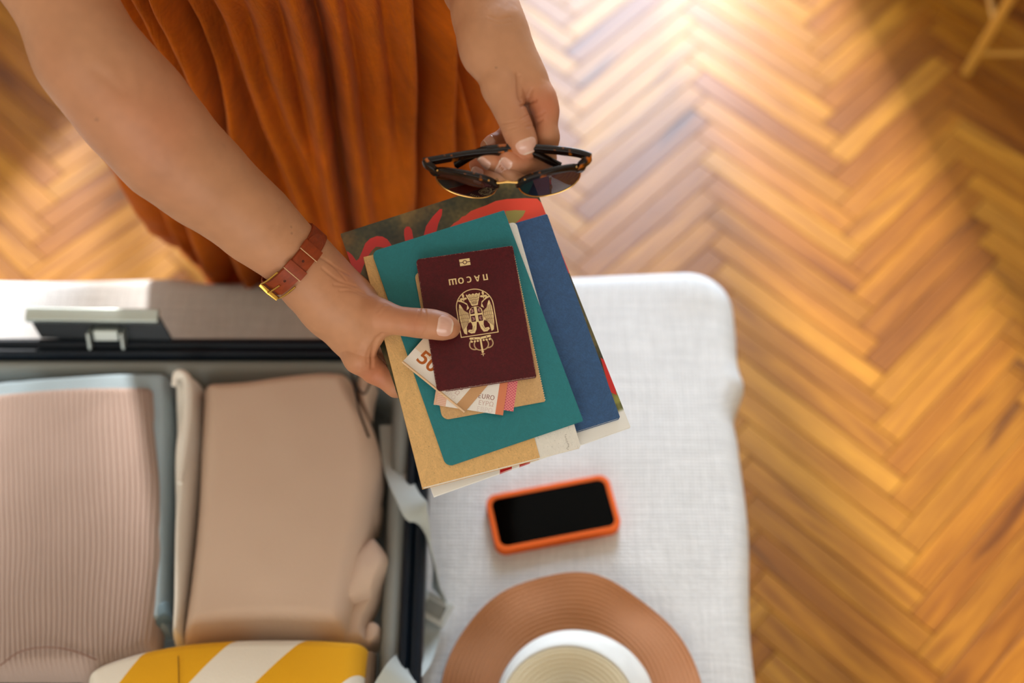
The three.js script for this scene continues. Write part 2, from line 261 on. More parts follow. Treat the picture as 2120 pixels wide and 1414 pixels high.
// ------------------------------------------------------------------ suitcase
{
  const RIM = 0.622, X0 = -0.82, X1 = -0.098, Z0 = -0.936, Z1 = -0.20, cr = 0.055;
  const loop = (inset, n = 10) => { const pts = [], x0 = X0 + inset, x1 = X1 - inset, z0 = Z0 + inset, z1 = Z1 - inset, r = Math.max(0.01, cr - inset * 0.6); for (const [cx, cz, a0] of [[x1 - r, z0 + r, -90], [x1 - r, z1 - r, 0], [x0 + r, z1 - r, 90], [x0 + r, z0 + r, 180]]) for (let i = 0; i <= n; i++) { const a = rad(a0 + 90 * i / n); pts.push([cx + Math.cos(a) * r, cz + Math.sin(a) * r]); } return pts; };
  const rings = (list) => { const pos = [], idx = [], uv = []; list.forEach(([inset, y]) => { const l = loop(inset); l.push(l[0]); l.forEach(([x, z], i) => { pos.push(x, y, z); uv.push(x + z, y); }); }); const m = 45; for (let j = 0; j < list.length - 1; j++) for (let i = 0; i < m - 1; i++) { const a = j * m + i, b = a + 1, c = a + m, d = c + 1; idx.push(a, d, b, a, c, d); } const g = new THREE.BufferGeometry(); g.setAttribute('position', new THREE.Float32BufferAttribute(pos, 3)); g.setAttribute('uv', new THREE.Float32BufferAttribute(uv, 2)); g.setIndex(idx); g.computeVertexNormals(); return g; };
  const sc = thing('suitcase', 'open dark navy hard suitcase packed with folded clothes on the bed', 'suitcase');
  const navy = phys({ color: 0x07131f, roughness: 0.4, specularIntensity: 0.5 });
  const floorPts = loop(0.03); const shp = new THREE.Shape(floorPts.map(([x, z]) => new THREE.Vector2(x, -z)));
  const bottom = new THREE.ShapeGeometry(shp).rotateX(-Math.PI / 2).translate(0, 0.5125, 0);
  part('shell', mergeGeometries([rings([[0.03, 0.512], [0.008, 0.522], [0.0, 0.545], [0.0, RIM - 0.012]]), bottom]), navy, sc);
  part('rim', rings([[0.0, RIM - 0.012], [-0.003, RIM - 0.006], [-0.002, RIM], [0.004, RIM + 0.003], [0.009, RIM], [0.0105, RIM - 0.004], [0.012, RIM - 0.004], [0.0135, RIM + 0.001], [0.018, RIM + 0.003], [0.022, RIM], [0.023, RIM - 0.01], [0.021, RIM - 0.02]]), navy, sc, 'dark navy double rim');
  const lining = cloth(0x8f9390);
  part('lining', mergeGeometries([rings([[0.022, RIM - 0.012], [0.030, RIM - 0.006], [0.040, RIM - 0.012], [0.048, RIM - 0.05], [0.05, 0.525], [0.2, 0.52]]), new THREE.ShapeGeometry(new THREE.Shape(loop(0.19).map(([x, z]) => new THREE.Vector2(x, -z)))).rotateX(-Math.PI / 2).translate(0, 0.5203, 0)]), lining, sc, 'pale grey fabric lining');
  // latch: a flap standing open above the far rim
  const lat = new THREE.Group(); lat.name = 'latch'; sc.add(lat);
  const metal = phys({ color: 0xc5d0cc, roughness: 0.32, metalness: 0.75 }), dark = std({ color: 0x1a2126, roughness: 0.4, metalness: 0.3 });
  const bl = level(85, 700, RIM), br = level(358, 707, RIM), tl = level(56, 652, RIM + 0.028), tr = level(328, 655, RIM + 0.028), dirn = br.clone().sub(bl).normalize();
  const flapN = new THREE.Vector3().crossVectors(dirn, tl.clone().sub(bl)).normalize();
  const plate = grid(8, 4, (u, v) => bl.clone().lerp(br, u).lerp(tl.clone().lerp(tr, u), v));
  const back = grid(8, 4, (u, v) => bl.clone().lerp(br, 1 - u).lerp(tl.clone().lerp(tr, 1 - u), v).addScaledVector(flapN, -0.003));
  part('flap', mergeGeometries([plate, back]), dark, lat);
  part('bar', sweep([tl, tl.clone().lerp(tr, 0.5), tr], rect(0.0055, 0.0085, 0.002), V(0, 1, 0.3)), metal, lat, 'pale metal grip bar');
  const hc = level(222, 690, RIM + 0.012);
  part('hinge', new RoundedBoxGeometry(0.030, 0.014, 0.016, 2, 0.002).rotateX(-0.5).translate(hc.x, hc.y, hc.z), metal, lat);
  for (const s of [-1, 1]) part('hinge_arm', new RoundedBoxGeometry(0.004, 0.022, 0.022, 2, 0.0015).rotateX(-0.5).translate(hc.x + s * 0.02, hc.y - 0.004, hc.z + 0.004), metal, lat);
  // the strap that hangs over the right rim
  const strapMat = cloth(0xb9bfba, { roughness: 0.8 });
  const ribbon = (pts, wid, hints, n = 70) => { const P = spline(pts, n), hc2 = new THREE.CatmullRomCurve3(hints, false, 'centripetal'); return sweep(P, rect(wid / 2, 0.0009, 0.0004), (t) => hc2.getPoint(t)); };
  part('strap', ribbon([level(812, 880, 0.585), level(818, 955, 0.60), level(835, 1010, 0.628), level(868, 1070, 0.640), level(886, 1120, 0.615), level(901, 1180, 0.562), level(910, 1232, 0.520)], 0.030, [V(1, 0, 0.1), V(1, 0, 0.2), V(0.95, 0, 0.35), V(0.7, 0.3, 0.5), V(0.25, 0.5, 0.8), V(0.2, 0.5, 0.8), V(0.5, 0.4, 0.6)]), strapMat, sc, 'pale grey webbing strap');
  part('strap', ribbon([level(886, 1262, 0.512), level(880, 1300, 0.512), level(868, 1345, 0.528), level(850, 1375, 0.60), level(826, 1400, 0.634), level(800, 1440, 0.628), level(780, 1500, 0.60)], 0.036, [V(0.95, 0, 0.4), V(0.95, 0, 0.4), V(0.8, 0.2, 0.6), V(0.6, 0.1, 0.8), V(0.65, 0, 0.75), V(0.7, 0, 0.7), V(0.8, 0, 0.6)]), strapMat, sc, 'pale grey webbing strap');
  const bc = level(898, 1262, 0.517), buckle = new THREE.Group(); buckle.name = 'buckle'; buckle.position.copy(bc); buckle.rotation.set(0.05, rad(-28), -0.14); sc.add(buckle);
  const bs = new THREE.Shape(); bs.moveTo(-0.018, -0.014); bs.lineTo(0.018, -0.014); bs.lineTo(0.018, 0.014); bs.lineTo(-0.018, 0.014); const hole = new THREE.Path(); hole.moveTo(-0.013, -0.009); hole.lineTo(-0.013, 0.009); hole.lineTo(0.013, 0.009); hole.lineTo(0.013, -0.009); bs.holes.push(hole);
  part('frame', new THREE.ExtrudeGeometry(bs, { depth: 0.004, bevelSize: 0.001, bevelThickness: 0.001, bevelSegments: 2 }).rotateX(-Math.PI / 2), std({ color: 0xc4c6c0, roughness: 0.4 }), buckle);
  part('tongue_plate', new RoundedBoxGeometry(0.03, 0.003, 0.022, 2, 0.001).translate(0, 0.0012, 0), std({ color: 0x9a9d98, roughness: 0.45 }), buckle);
}

// ------------------------------------------------------------------ clothes in the suitcase
{
  const ribTex = dataTex(512, 64, (u, v) => { const f = (u * 16) % 1; return clamp(0.75 - 0.75 * Math.exp(-(((f - 0.5) / 0.16) ** 2)) + 0.08 * pn(u, v, 60, 40, 2), 0, 1); });
  const rib = phys({ color: 0xb39c90, roughness: 0.85, bumpMap: rep(clothBump, 1 / 0.06, 1 / 0.06), bumpScale: 0.0003, sheen: 0.35, sheenRoughness: 0.5, sheenColor: new THREE.Color(0xc8b0a4) });
  const put = (name, label, cat, sides, y, opt, mat, group) => { const c = sides.flat().map(([a, b]) => level(a, b, y)).reduce((s, p) => s.add(p), V(0, 0, 0)).multiplyScalar(1 / sides.flat().length); const t = thing(name, label, cat, V(c.x, y - (opt.th ?? 0.03), c.z)); return [t, local(garment(sides, y, opt), t), mat]; };
  let [t, g] = put('ribbed_shirt', 'folded ribbed dusty pink top on the left of the suitcase', 'clothes', [[[-90, 815], [0, 797], [150, 787], [300, 785], [323, 786]], [[323, 786], [332, 900], [338, 1000], [337, 1120], [326, 1230], [317, 1335]], [[-90, 1400], [60, 1398], [180, 1392], [260, 1372], [317, 1335]], [[-90, 815], [-90, 1000], [-90, 1200], [-90, 1400]]], 0.636, { th: 0.05, w: 0.02, dome: 0.006, rib: 0.0058, nu: 440, wrinkle: (x, z) => 0.005 * fbm(x * 8, 3, z * 7, 3) + 0.004 * Math.max(0, noise3(x * 13 + z * 11, 5, z * 6)) }, rib);
  part('body', g, rib, t);
  const seam = spline([level(0, 1378, 0.642), level(40, 1350, 0.644), level(95, 1340, 0.645), level(150, 1347, 0.643), level(200, 1366, 0.640)], 40); part('neck_seam', local(sweep(seam, circle(0.0009, 8), V(0, 1, 0)), t), std({ color: 0x8c6a5c, roughness: 0.9 }), t);
  [t, g] = put('folded_shirt', 'folded light blue shirt under the ribbed pink top', 'clothes', [[[-90, 790], [40, 777], [200, 767], [345, 763]], [[352, 763], [358, 850], [355, 1000], [348, 1150], [342, 1290]], [[-90, 1360], [100, 1340], [240, 1310], [340, 1290]], [[-90, 790], [-90, 980], [-90, 1180], [-90, 1360]]], 0.622, { th: 0.05, w: 0.012, wrinkle: (x, z) => 0.006 * fbm(x * 14, 7, z * 12, 3) }, null);
  part('body', g, cloth(0xa5b8c2), t);
  part('cuff', local(garment([[[312, 1255], [345, 1238]], [[345, 1238], [352, 1275]], [[318, 1298], [352, 1275]], [[312, 1255], [318, 1298]]], 0.618, { th: 0.014, w: 0.006, nu: 20, nv: 20, dome: 0.003 }), t), cloth(0x6f8794), t);
  [t, g] = put('folded_white_shirt', 'rolled cream white shirt squeezed between pink clothes', 'clothes', [[[352, 768], [375, 758], [409, 762]], [[409, 762], [408, 880], [398, 1000], [388, 1130], [372, 1310]], [[345, 1310], [360, 1316], [372, 1310]], [[352, 768], [352, 870], [350, 1000], [350, 1150], [345, 1310]]], 0.643, { th: 0.06, w: 0.014, nu: 50, dome: 0.003, wrinkle: (x, z) => 0.006 * Math.sin((x + 0.42) * 190 + 3 * Math.sin(z * 16)) * sstep(-0.95, -0.86, z) + 0.003 * fbm(x * 20, 2, z * 9, 3) }, null);
  part('body', g, cloth(0xece6dc), t);
  const fold = spline([level(360, 800, 0.644), level(368, 775, 0.650), level(385, 782, 0.650), level(390, 820, 0.648), level(385, 900, 0.645), level(372, 1000, 0.643)], 50); part('rolled_edge', local(sweep(fold, circle(0.007, 12, 0.005), V(0, 1, 0), { scale: (k) => [0.6 + 0.6 * Math.sin(Math.PI * k), 0.6 + 0.6 * Math.sin(Math.PI * k)] }), t), cloth(0xf0eae0), t);
  [t, g] = put('folded_blouse', 'smooth folded blush pink blouse in the middle of the suitcase', 'clothes', [[[411, 772], [500, 768], [580, 757], [660, 748], [722, 750]], [[722, 750], [735, 790], [770, 860], [788, 950], [770, 1060], [745, 1170], [718, 1308]], [[362, 1322], [430, 1310], [540, 1302], [640, 1306], [718, 1308]], [[411, 772], [404, 900], [396, 1050], [382, 1180], [362, 1322]]], 0.642, { th: 0.055, w: 0.026, dome: 0.010, wrinkle: (x, z) => 0.004 * fbm(x * 7, 1, z * 6, 3) }, null);
  const blush = cloth(0xd6bba6); part('body', g, blush, t);
  const cordM = std({ color: 0x2b1d18, roughness: 0.9 });
  part('drawstring', local(mergeGeometries([tube([level(726, 760, 0.645), level(733, 800, 0.645), level(744, 850, 0.64), level(764, 905, 0.636)], 0.0014, 40, 6), tube([level(732, 790, 0.64), level(752, 815, 0.632), level(768, 790, 0.622)], 0.0014, 30, 6)]), t), cordM, t);
  // the blouse's own loose sleeve and hem, bunched along its right side
  const lump = (name, sides, y, opt = {}) => part(name, local(garment(sides, y, { nu: 50, nv: 60, th: 0.03, w: 0.012, dome: 0.006, wrinkle: (x, z) => 0.004 * fbm(x * 26, 4, z * 22, 3), ...opt }), t), blush, t);
  lump('sleeve', [[[700, 1200], [740, 1130], [770, 1095]], [[770, 1095], [805, 1150], [790, 1190], [768, 1235]], [[690, 1265], [730, 1250], [768, 1235]], [[700, 1200], [694, 1230], [690, 1265]]], 0.622, { dome: 0.010 });
  lump('sleeve', [[[705, 1250], [740, 1240], [795, 1195]], [[795, 1195], [780, 1240], [760, 1290], [765, 1330]], [[690, 1330], [730, 1335], [765, 1330]], [[705, 1250], [696, 1290], [690, 1330]]], 0.608);
  lump('hem', [[[755, 1290], [775, 1282], [795, 1300]], [[795, 1300], [790, 1320], [770, 1335]], [[750, 1335], [760, 1340], [770, 1335]], [[755, 1290], [750, 1312], [750, 1335]]], 0.598, { w: 0.006, nu: 24, nv: 24 });
  lump('ruffle', [[[735, 775], [760, 765], [780, 785]], [[780, 785], [772, 815], [768, 850]], [[745, 830], [755, 845], [768, 850]], [[735, 775], [738, 800], [745, 830]]], 0.615, { w: 0.008, nu: 24, nv: 24 });
  lump('ruffle', [[[758, 1030], [775, 1018], [790, 1030]], [[790, 1030], [788, 1060], [780, 1090]], [[750, 1085], [765, 1094], [780, 1090]], [[758, 1030], [752, 1055], [750, 1085]]], 0.606, { w: 0.008, nu: 24, nv: 24 });
  // striped bag
  const stripe = canvasTex(1024, 512, (c, w, h) => { c.fillStyle = '#f4ecde'; c.fillRect(0, 0, w, h); c.fillStyle = '#efaf12'; const X = (m) => m / 0.36 * w; const band = (a, b, a2, b2) => { c.beginPath(); c.moveTo(X(a), 0); c.lineTo(X(b), 0); c.lineTo(X(b2), h); c.lineTo(X(a2), h); c.fill(); }; band(0.075, 0.162, -0.075, -0.015); band(0.2295, 0.312, 0.055, 0.145); band(0.42, 0.50, 0.25, 0.33); });
  stripe.wrapS = stripe.wrapT = THREE.ClampToEdgeWrapping;
  [t, g] = put('striped_pouch', 'yellow and white striped cloth pouch at the suitcase front', 'pouch', [[[166, 1396], [200, 1368], [260, 1345], [345, 1325], [470, 1311], [640, 1308], [757, 1314]], [[757, 1314], [752, 1370], [746, 1440], [742, 1500]], [[190, 1500], [380, 1500], [560, 1500], [742, 1500]], [[166, 1396], [172, 1430], [180, 1460], [190, 1500]]], 0.654, { th: 0.05, w: 0.018, dome: 0.010 }, null);
  { const uv = g.attributes.uv; for (let i = 0; i < uv.count; i++) uv.setXY(i, uv.getX(i) / 0.36, 1 - uv.getY(i) / 0.18); }
  part('pouch_body', g, phys({ map: stripe, roughness: 0.9, bumpMap: rep(clothBump, 8, 4), bumpScale: 0.0003 }), t);
  const sp = spline([level(369, 1358, 0.6655), level(370, 1390, 0.667), level(371, 1440, 0.667)], 20); part('seam', local(sweep(sp, circle(0.0006, 6), V(0, 1, 0)), t), std({ color: 0x8a5c10, roughness: 0.9 }), t);
  [t, g] = put('tan_garment', 'ribbed tan garment edge beside the striped pouch', 'clothes', [[[748, 1345], [776, 1338]], [[776, 1338], [774, 1400], [770, 1490]], [[735, 1490], [770, 1490]], [[748, 1345], [742, 1410], [735, 1490]]], 0.612, { th: 0.03, w: 0.008, nu: 24, nv: 40 }, null);
  part('body', g, phys({ color: 0x9a7a5c, roughness: 0.9, bumpMap: rep(ribTex, 1 / 0.05, 30), bumpScale: 0.0009 }), t);
  [t, g] = put('green_garment', 'dark green garment below the ribbed pink top', 'clothes', [[[-90, 1398], [60, 1394], [190, 1392]], [[190, 1392], [192, 1440], [190, 1500]], [[-90, 1500], [60, 1500], [190, 1500]], [[-90, 1398], [-90, 1450], [-90, 1500]]], 0.605, { th: 0.04 }, null);
  part('body', g, cloth(0x0c3020), t);
}

// ------------------------------------------------------------------ phone
const flatOn = (e1, n) => { const z = n.clone().normalize(), x = e1.clone().addScaledVector(z, -e1.dot(z)).normalize(), y = new THREE.Vector3().crossVectors(z, x); return new THREE.Quaternion().setFromRotationMatrix(new THREE.Matrix4().makeBasis(x, y, z)); };
function roundRect(w, h, r) { const rr = Array.isArray(r) ? r : [r, r, r, r], s = new THREE.Shape(), a = w / 2, b = h / 2; // tl tr br bl
  s.moveTo(-a + rr[0], b); s.lineTo(a - rr[1], b); if (rr[1]) s.absarc(a - rr[1], b - rr[1], rr[1], Math.PI / 2, 0, true); s.lineTo(a, -b + rr[2]); if (rr[2]) s.absarc(a - rr[2], -b + rr[2], rr[2], 0, -Math.PI / 2, true); s.lineTo(-a + rr[3], -b); if (rr[3]) s.absarc(-a + rr[3], -b + rr[3], rr[3], -Math.PI / 2, -Math.PI, true); s.lineTo(-a, b - rr[0]); if (rr[0]) s.absarc(-a + rr[0], b - rr[0], rr[0], Math.PI, Math.PI / 2, true); return s; }
function slab(w, h, t, r, bevel = 0.0003, cs = 8) { // z from -t to 0, uv 0..1 over the face
  const g = new THREE.ExtrudeGeometry(roundRect(w - 2 * bevel, h - 2 * bevel, r), { depth: t - 2 * bevel, bevelSize: bevel, bevelThickness: bevel, bevelSegments: 2, curveSegments: cs }); g.translate(0, 0, -t + bevel);
  const p = g.attributes.position, uv = g.attributes.uv; for (let i = 0; i < p.count; i++) uv.setXY(i, p.getX(i) / w + 0.5, p.getY(i) / h + 0.5); return g;
}
{
  const c = level(1145, 1061, BED + 0.012), a = level(1016, 1086, BED + 0.012), b = level(1274, 1037, BED + 0.012);
  const w = a.distanceTo(b), h = 0.0765;
  const ph = thing('phone', 'black phone in an orange case lying face up on the bed', 'phone', c, flatOn(b.clone().sub(a), V(0, 1, 0)));
  const cs = roundRect(w - 0.002, h - 0.002, 0.013), hole = roundRect(w - 0.0125, h - 0.0125, 0.0095); cs.holes.push(new THREE.Path(hole.getPoints(10)));
  const bumper = new THREE.ExtrudeGeometry(cs, { depth: 0.0105, bevelSize: 0.001, bevelThickness: 0.0012, bevelSegments: 3, curveSegments: 12 }); bumper.translate(0, 0, -0.0117 + 0.0012 - 0.0005);
  const orange = phys({ color: 0xea6416, roughness: 0.55, specularIntensity: 0.4 });
  part('case', mergeGeometries([bumper, slab(w - 0.006, h - 0.006, 0.002, 0.011, 0.0005).translate(0, 0, -0.0092)]), orange, ph, 'orange rubber case');
  part('screen', slab(w - 0.013, h - 0.013, 0.006, 0.009, 0.0006, 12).translate(0, 0, -0.0012), phys({ color: 0x010101, roughness: 0.08, specularIntensity: 0.12 }), ph, 'black glass screen, switched off');
}

// ------------------------------------------------------------------ straw hat
{
  const c = level(1182, 1450, BED + 0.028), t = thing('straw_hat', 'straw sun hat with brown brim and cream crown on the bed', 'hat', c, new THREE.Quaternion().setFromEuler(new THREE.Euler(rad(4), 0, rad(1))));
  const weaveB = dataTex(256, 256, (u, v) => { const a = Math.sin(u * 16 * Math.PI * 2 + (Math.floor(v * 16) % 2) * Math.PI), b = Math.sin(v * 16 * Math.PI * 2); return 0.5 + 0.3 * a * b + 0.15 * pn(u, v, 50, 50, 2); });
  const weaveC = (r, g, b, d) => dataTex(256, 256, (u, v) => { const a = 0.5 + 0.5 * Math.sin(u * 16 * Math.PI * 2 + (Math.floor(v * 16) % 2) * Math.PI), k = 1 - d * (1 - a) - 0.10 * Math.abs(pn(u, v, 60, 60, 3)); return [r * k, g * k, b * k]; }, { srgb: true });
  const lathe = (prof, n, wob, lean = 0) => grid(n, prof.length - 1, (u, v) => { const [r, y] = prof[Math.round(v * (prof.length - 1))], a = u * Math.PI * 2; return V(Math.cos(a) * r - lean * (0.20 * y - 0.0065), y + wob(a, r), Math.sin(a) * r + lean * (0.39 * y + 0.006)); }, (u, v) => { const [r] = prof[Math.round(v * (prof.length - 1))]; return [u * 28, r / 0.052]; }, true);
  const R = 0.1455, bp = []; for (let i = 0; i <= 190; i++) { const r = lerp(0.074, R, i / 190); bp.push([r, 0.006 + 0.0013 * Math.abs(Math.sin((r - 0.074) / 0.0053 * Math.PI)) - 0.010 * sstep(0.09, R, r)]); } bp.push([R + 0.001, -0.005]); bp.push([R, -0.0075]); bp.push([0.074, 0.003]);
  const wob = (a, r) => sstep(0.078, R, r) * (0.010 * Math.sin(3 * a + 0.6) + 0.005 * Math.sin(5 * a + 2) + 0.004 * Math.sin(8 * a));
  const brimM = std({ map: rep(weaveC(0.96, 0.64, 0.40, 0.34), 2, 2), roughness: 0.75, bumpMap: rep(weaveB, 2, 2), bumpScale: 0.0007, side: THREE.DoubleSide });
  part('brim', lathe(bp, 200, wob), brimM, t, 'brown woven straw brim');
  const cp = []; for (let i = 0; i <= 220; i++) { const s = i / 220; let r, y; if (s < 0.35) { r = lerp(0.083, 0.0765, s / 0.35); y = lerp(0.004, 0.046, s / 0.35); } else if (s < 0.62) { const a = (s - 0.35) / 0.27 * Math.PI / 2; r = 0.0685 + 0.008 * Math.cos(a); y = 0.046 + 0.008 * Math.sin(a); } else { r = 0.0685 * (1 - (s - 0.62) / 0.38); y = 0.054 - 0.003 * sstep(0.0665, 0.04, r); } cp.push([Math.max(r, 0.0005), y + (s > 0.58 ? 0.0009 * Math.abs(Math.sin(r / 0.0052 * Math.PI)) ** 0.6 : 0)]); }
  const crownM = std({ map: rep(weaveC(1.0, 0.92, 0.75, 0.12), 2, 2), roughness: 0.8, bumpMap: rep(weaveB, 2, 2), bumpScale: 0.0006, side: THREE.DoubleSide });
  part('crown', lathe(cp, 160, (a, r) => 0.0025 * Math.sin(2 * a + 1) * sstep(0.02, 0.07, r), 1), crownM, t, 'cream straw crown');
  const bd = []; for (const [r, y] of [[0.084, 0.002], [0.0875, 0.004], [0.0862, 0.016], [0.0825, 0.032], [0.0790, 0.043], [0.0778, 0.0470], [0.0765, 0.0500], [0.0748, 0.0525], [0.0728, 0.0530]]) bd.push([r, y]);
  part('band', lathe(bd, 120, (a, r) => 0.0008 + 0.0025 * Math.sin(2 * a + 1) * sstep(0.02, 0.07, r), 1), cloth(0xf7f1e4), t, 'white cloth band round the crown');
}

// ------------------------------------------------------------------ wooden stool beyond the bed
{
  const f0 = level(2000, 152, 0), t = thing('wooden_stool', 'slender pale wood stool leg and rail on the parquet', 'stool', V(f0.x + 0.19, 0, f0.z - 0.14));
  const m = phys({ color: 0xd09a3c, roughness: 0.5 });
  const top = (sx, sz) => V(sx * 0.115, 0.43, sz * 0.12), foot = (sx, sz) => V(sx * 0.19, 0, sz * 0.14), on = (sx, sz, k) => foot(sx, sz).lerp(top(sx, sz), k);
  for (const sx of [-1, 1]) for (const sz of [-1, 1]) part('leg', sweep([foot(sx, sz), on(sx, sz, 0.5), top(sx, sz)], circle(0.0095, 12), V(0, 0, 1)), m, t);
  part('rail', sweep([on(-1, 1, 0.12), on(1, 1, 0.12)], circle(0.0055, 10), V(0, 1, 0)), m, t); part('rail', sweep([on(-1, -1, 0.12), on(1, -1, 0.12)], circle(0.0055, 10), V(0, 1, 0)), m, t);
  part('rail', sweep([on(-1, 1, 0.3), on(-1, -1, 0.3)], circle(0.0055, 10), V(0, 1, 0)), m, t); part('rail', sweep([on(1, 1, 0.3), on(1, -1, 0.3)], circle(0.0055, 10), V(0, 1, 0)), m, t);
  part('seat', new RoundedBoxGeometry(0.30, 0.025, 0.30, 3, 0.010).translate(0, 0.4425, 0), m, t);
}
// a storage chest close behind the woman
{
  const t = thing('storage_chest', 'wooden storage chest with a flat lid behind the woman', 'chest', V(-0.52, 0, -2.62)), m = phys({ color: 0x8a5c34, roughness: 0.6, map: woodMaps[2] });
  part('body', new RoundedBoxGeometry(0.56, 0.52, 0.36, 2, 0.006).translate(0, 0.28, 0), m, t); part('lid', new RoundedBoxGeometry(0.58, 0.035, 0.38, 2, 0.006).translate(0, 0.558, 0), m, t);
  for (const x of [-0.24, 0.24]) for (const z of [-0.14, 0.14]) part('foot', new THREE.CylinderGeometry(0.018, 0.014, 0.03, 12).translate(x, 0.015, z), m, t);
}
// a tall wardrobe beside the window, beyond the stool
{
  const t = thing('wardrobe', 'tall wooden wardrobe with two doors beside the window', 'wardrobe', V(0.93, 0, -2.74)), m = phys({ color: 0x7c5230, roughness: 0.6, map: woodMaps[1] });
  part('body', new RoundedBoxGeometry(0.62, 1.86, 0.44, 2, 0.006).translate(0, 0.97, 0), m, t);
  for (const x of [-0.152, 0.152]) { const d = part('door', new RoundedBoxGeometry(0.296, 1.80, 0.02, 2, 0.004).translate(x, 0.97, 0.226), m, t); part('handle', new RoundedBoxGeometry(0.012, 0.12, 0.016, 2, 0.004).translate(x - Math.sign(x) * 0.11, 0.98, 0.242), std({ color: 0xb08a4a, metalness: 0.8, roughness: 0.35 }), d); }
  for (const x of [-0.27, 0.27]) for (const z of [-0.18, 0.18]) part('leg', new THREE.CylinderGeometry(0.018, 0.013, 0.045, 12).translate(x, 0.0225, z), m, t);
}
// a low cabinet behind the woman whose shade reaches the floor at the far left
{
  const t = thing('low_cabinet', 'low wooden cabinet standing on the parquet behind the woman', 'cabinet', V(-1.47, 0, -3.03), new THREE.Quaternion().setFromAxisAngle(V(0, 1, 0), rad(-26)));
  const m = phys({ color: 0x9a6a3a, roughness: 0.55, map: woodMaps[1] });
  part('body', new RoundedBoxGeometry(0.8, 0.56, 0.56, 2, 0.006).translate(0, 0.34, 0), m, t);
  for (const x of [-0.195, 0.195]) { const d = part('door', new RoundedBoxGeometry(0.38, 0.52, 0.02, 2, 0.004).translate(x, 0.34, 0.285), m, t); part('handle', new RoundedBoxGeometry(0.012, 0.09, 0.014, 2, 0.004).translate(x - Math.sign(x) * 0.15, 0.40, 0.30), std({ color: 0xb08a4a, metalness: 0.8, roughness: 0.35 }), d); }
  for (const x of [-0.35, 0.35]) for (const z of [-0.23, 0.23]) part('leg', new THREE.CylinderGeometry(0.014, 0.010, 0.06, 12).translate(x, 0.03, z), m, t);
}
// ------------------------------------------------------------------ the stack of books in her hand
const STACK_N = V(0.05, 0.957, 0.285).normalize(), STACK_P = at(986, 660, 1.265);
const onStack = (px, py, lift) => onPlane(px, py, STACK_P.clone().addScaledVector(STACK_N, lift), STACK_N);
function place(c, lift) { // four corners tl tr br bl in pixels -> {pos, quat, w, h, loc}
  const [tl, tr, br, bl] = c.map(([a, b]) => onStack(a, b, lift)), e1 = tr.clone().sub(tl).add(br.clone().sub(bl)), pos = tl.clone().add(tr).add(br).add(bl).multiplyScalar(0.25);
  const w = (tl.distanceTo(tr) + bl.distanceTo(br)) / 2, h = (tl.distanceTo(bl) + tr.distanceTo(br)) / 2, quat = flatOn(e1, STACK_N), inv = quat.clone().invert();
  return { pos, quat, w, h, loc: (px, py) => { const p = onStack(px, py, lift).sub(pos).applyQuaternion(inv); return [p.x / w + 0.5, 0.5 - p.y / h]; } };
}
const paperEdge = dataTex(64, 256, (u, v) => 0.80 + 0.10 * Math.sin(v * 40 * Math.PI * 2) * 0.6 + 0.06 * pn(u, v, 4, 120, 2));
const pages = std({ color: 0xece4d4, roughness: 0.9 });
const fibre = dataTex(256, 256, (u, v) => 0.5 + 0.3 * pn(u, v, 50, 50, 1) + 0.2 * pn(u, v, 100, 100, 3));
const paperTex = (r, g, b, k = 0.05, speck = 0) => dataTex(256, 256, (u, v) => { const n = 1 + k * pn(u, v, 70, 70, 5) + k * 0.6 * pn(u, v, 16, 16, 7) - (pn(u, v, 110, 110, 9) > 0.72 ? speck : 0); return [r * n, g * n, b * n]; }, { srgb: true });
function book(name, label, cat, P, t, coverMat, o = {}) {
  const q = thing(name, label, cat, P.pos, P.quat), r = o.r ?? 0, ct = o.ct ?? 0.0005, sp = o.split;
  part('cover', slab(P.w, P.h, ct, r, ct * 0.35), coverMat, q, o.coverLabel);
  part('pages', slab(P.w - 0.0012, P.h - 0.0012, t - 2 * ct, r, 0.0002).translate(0.0003, 0, -ct), o.pages ?? pages, q);
  part('back_cover', slab(P.w, P.h, ct, r, ct * 0.35).translate(0, 0, -t + ct), o.back ?? coverMat, q);
  return q;
}
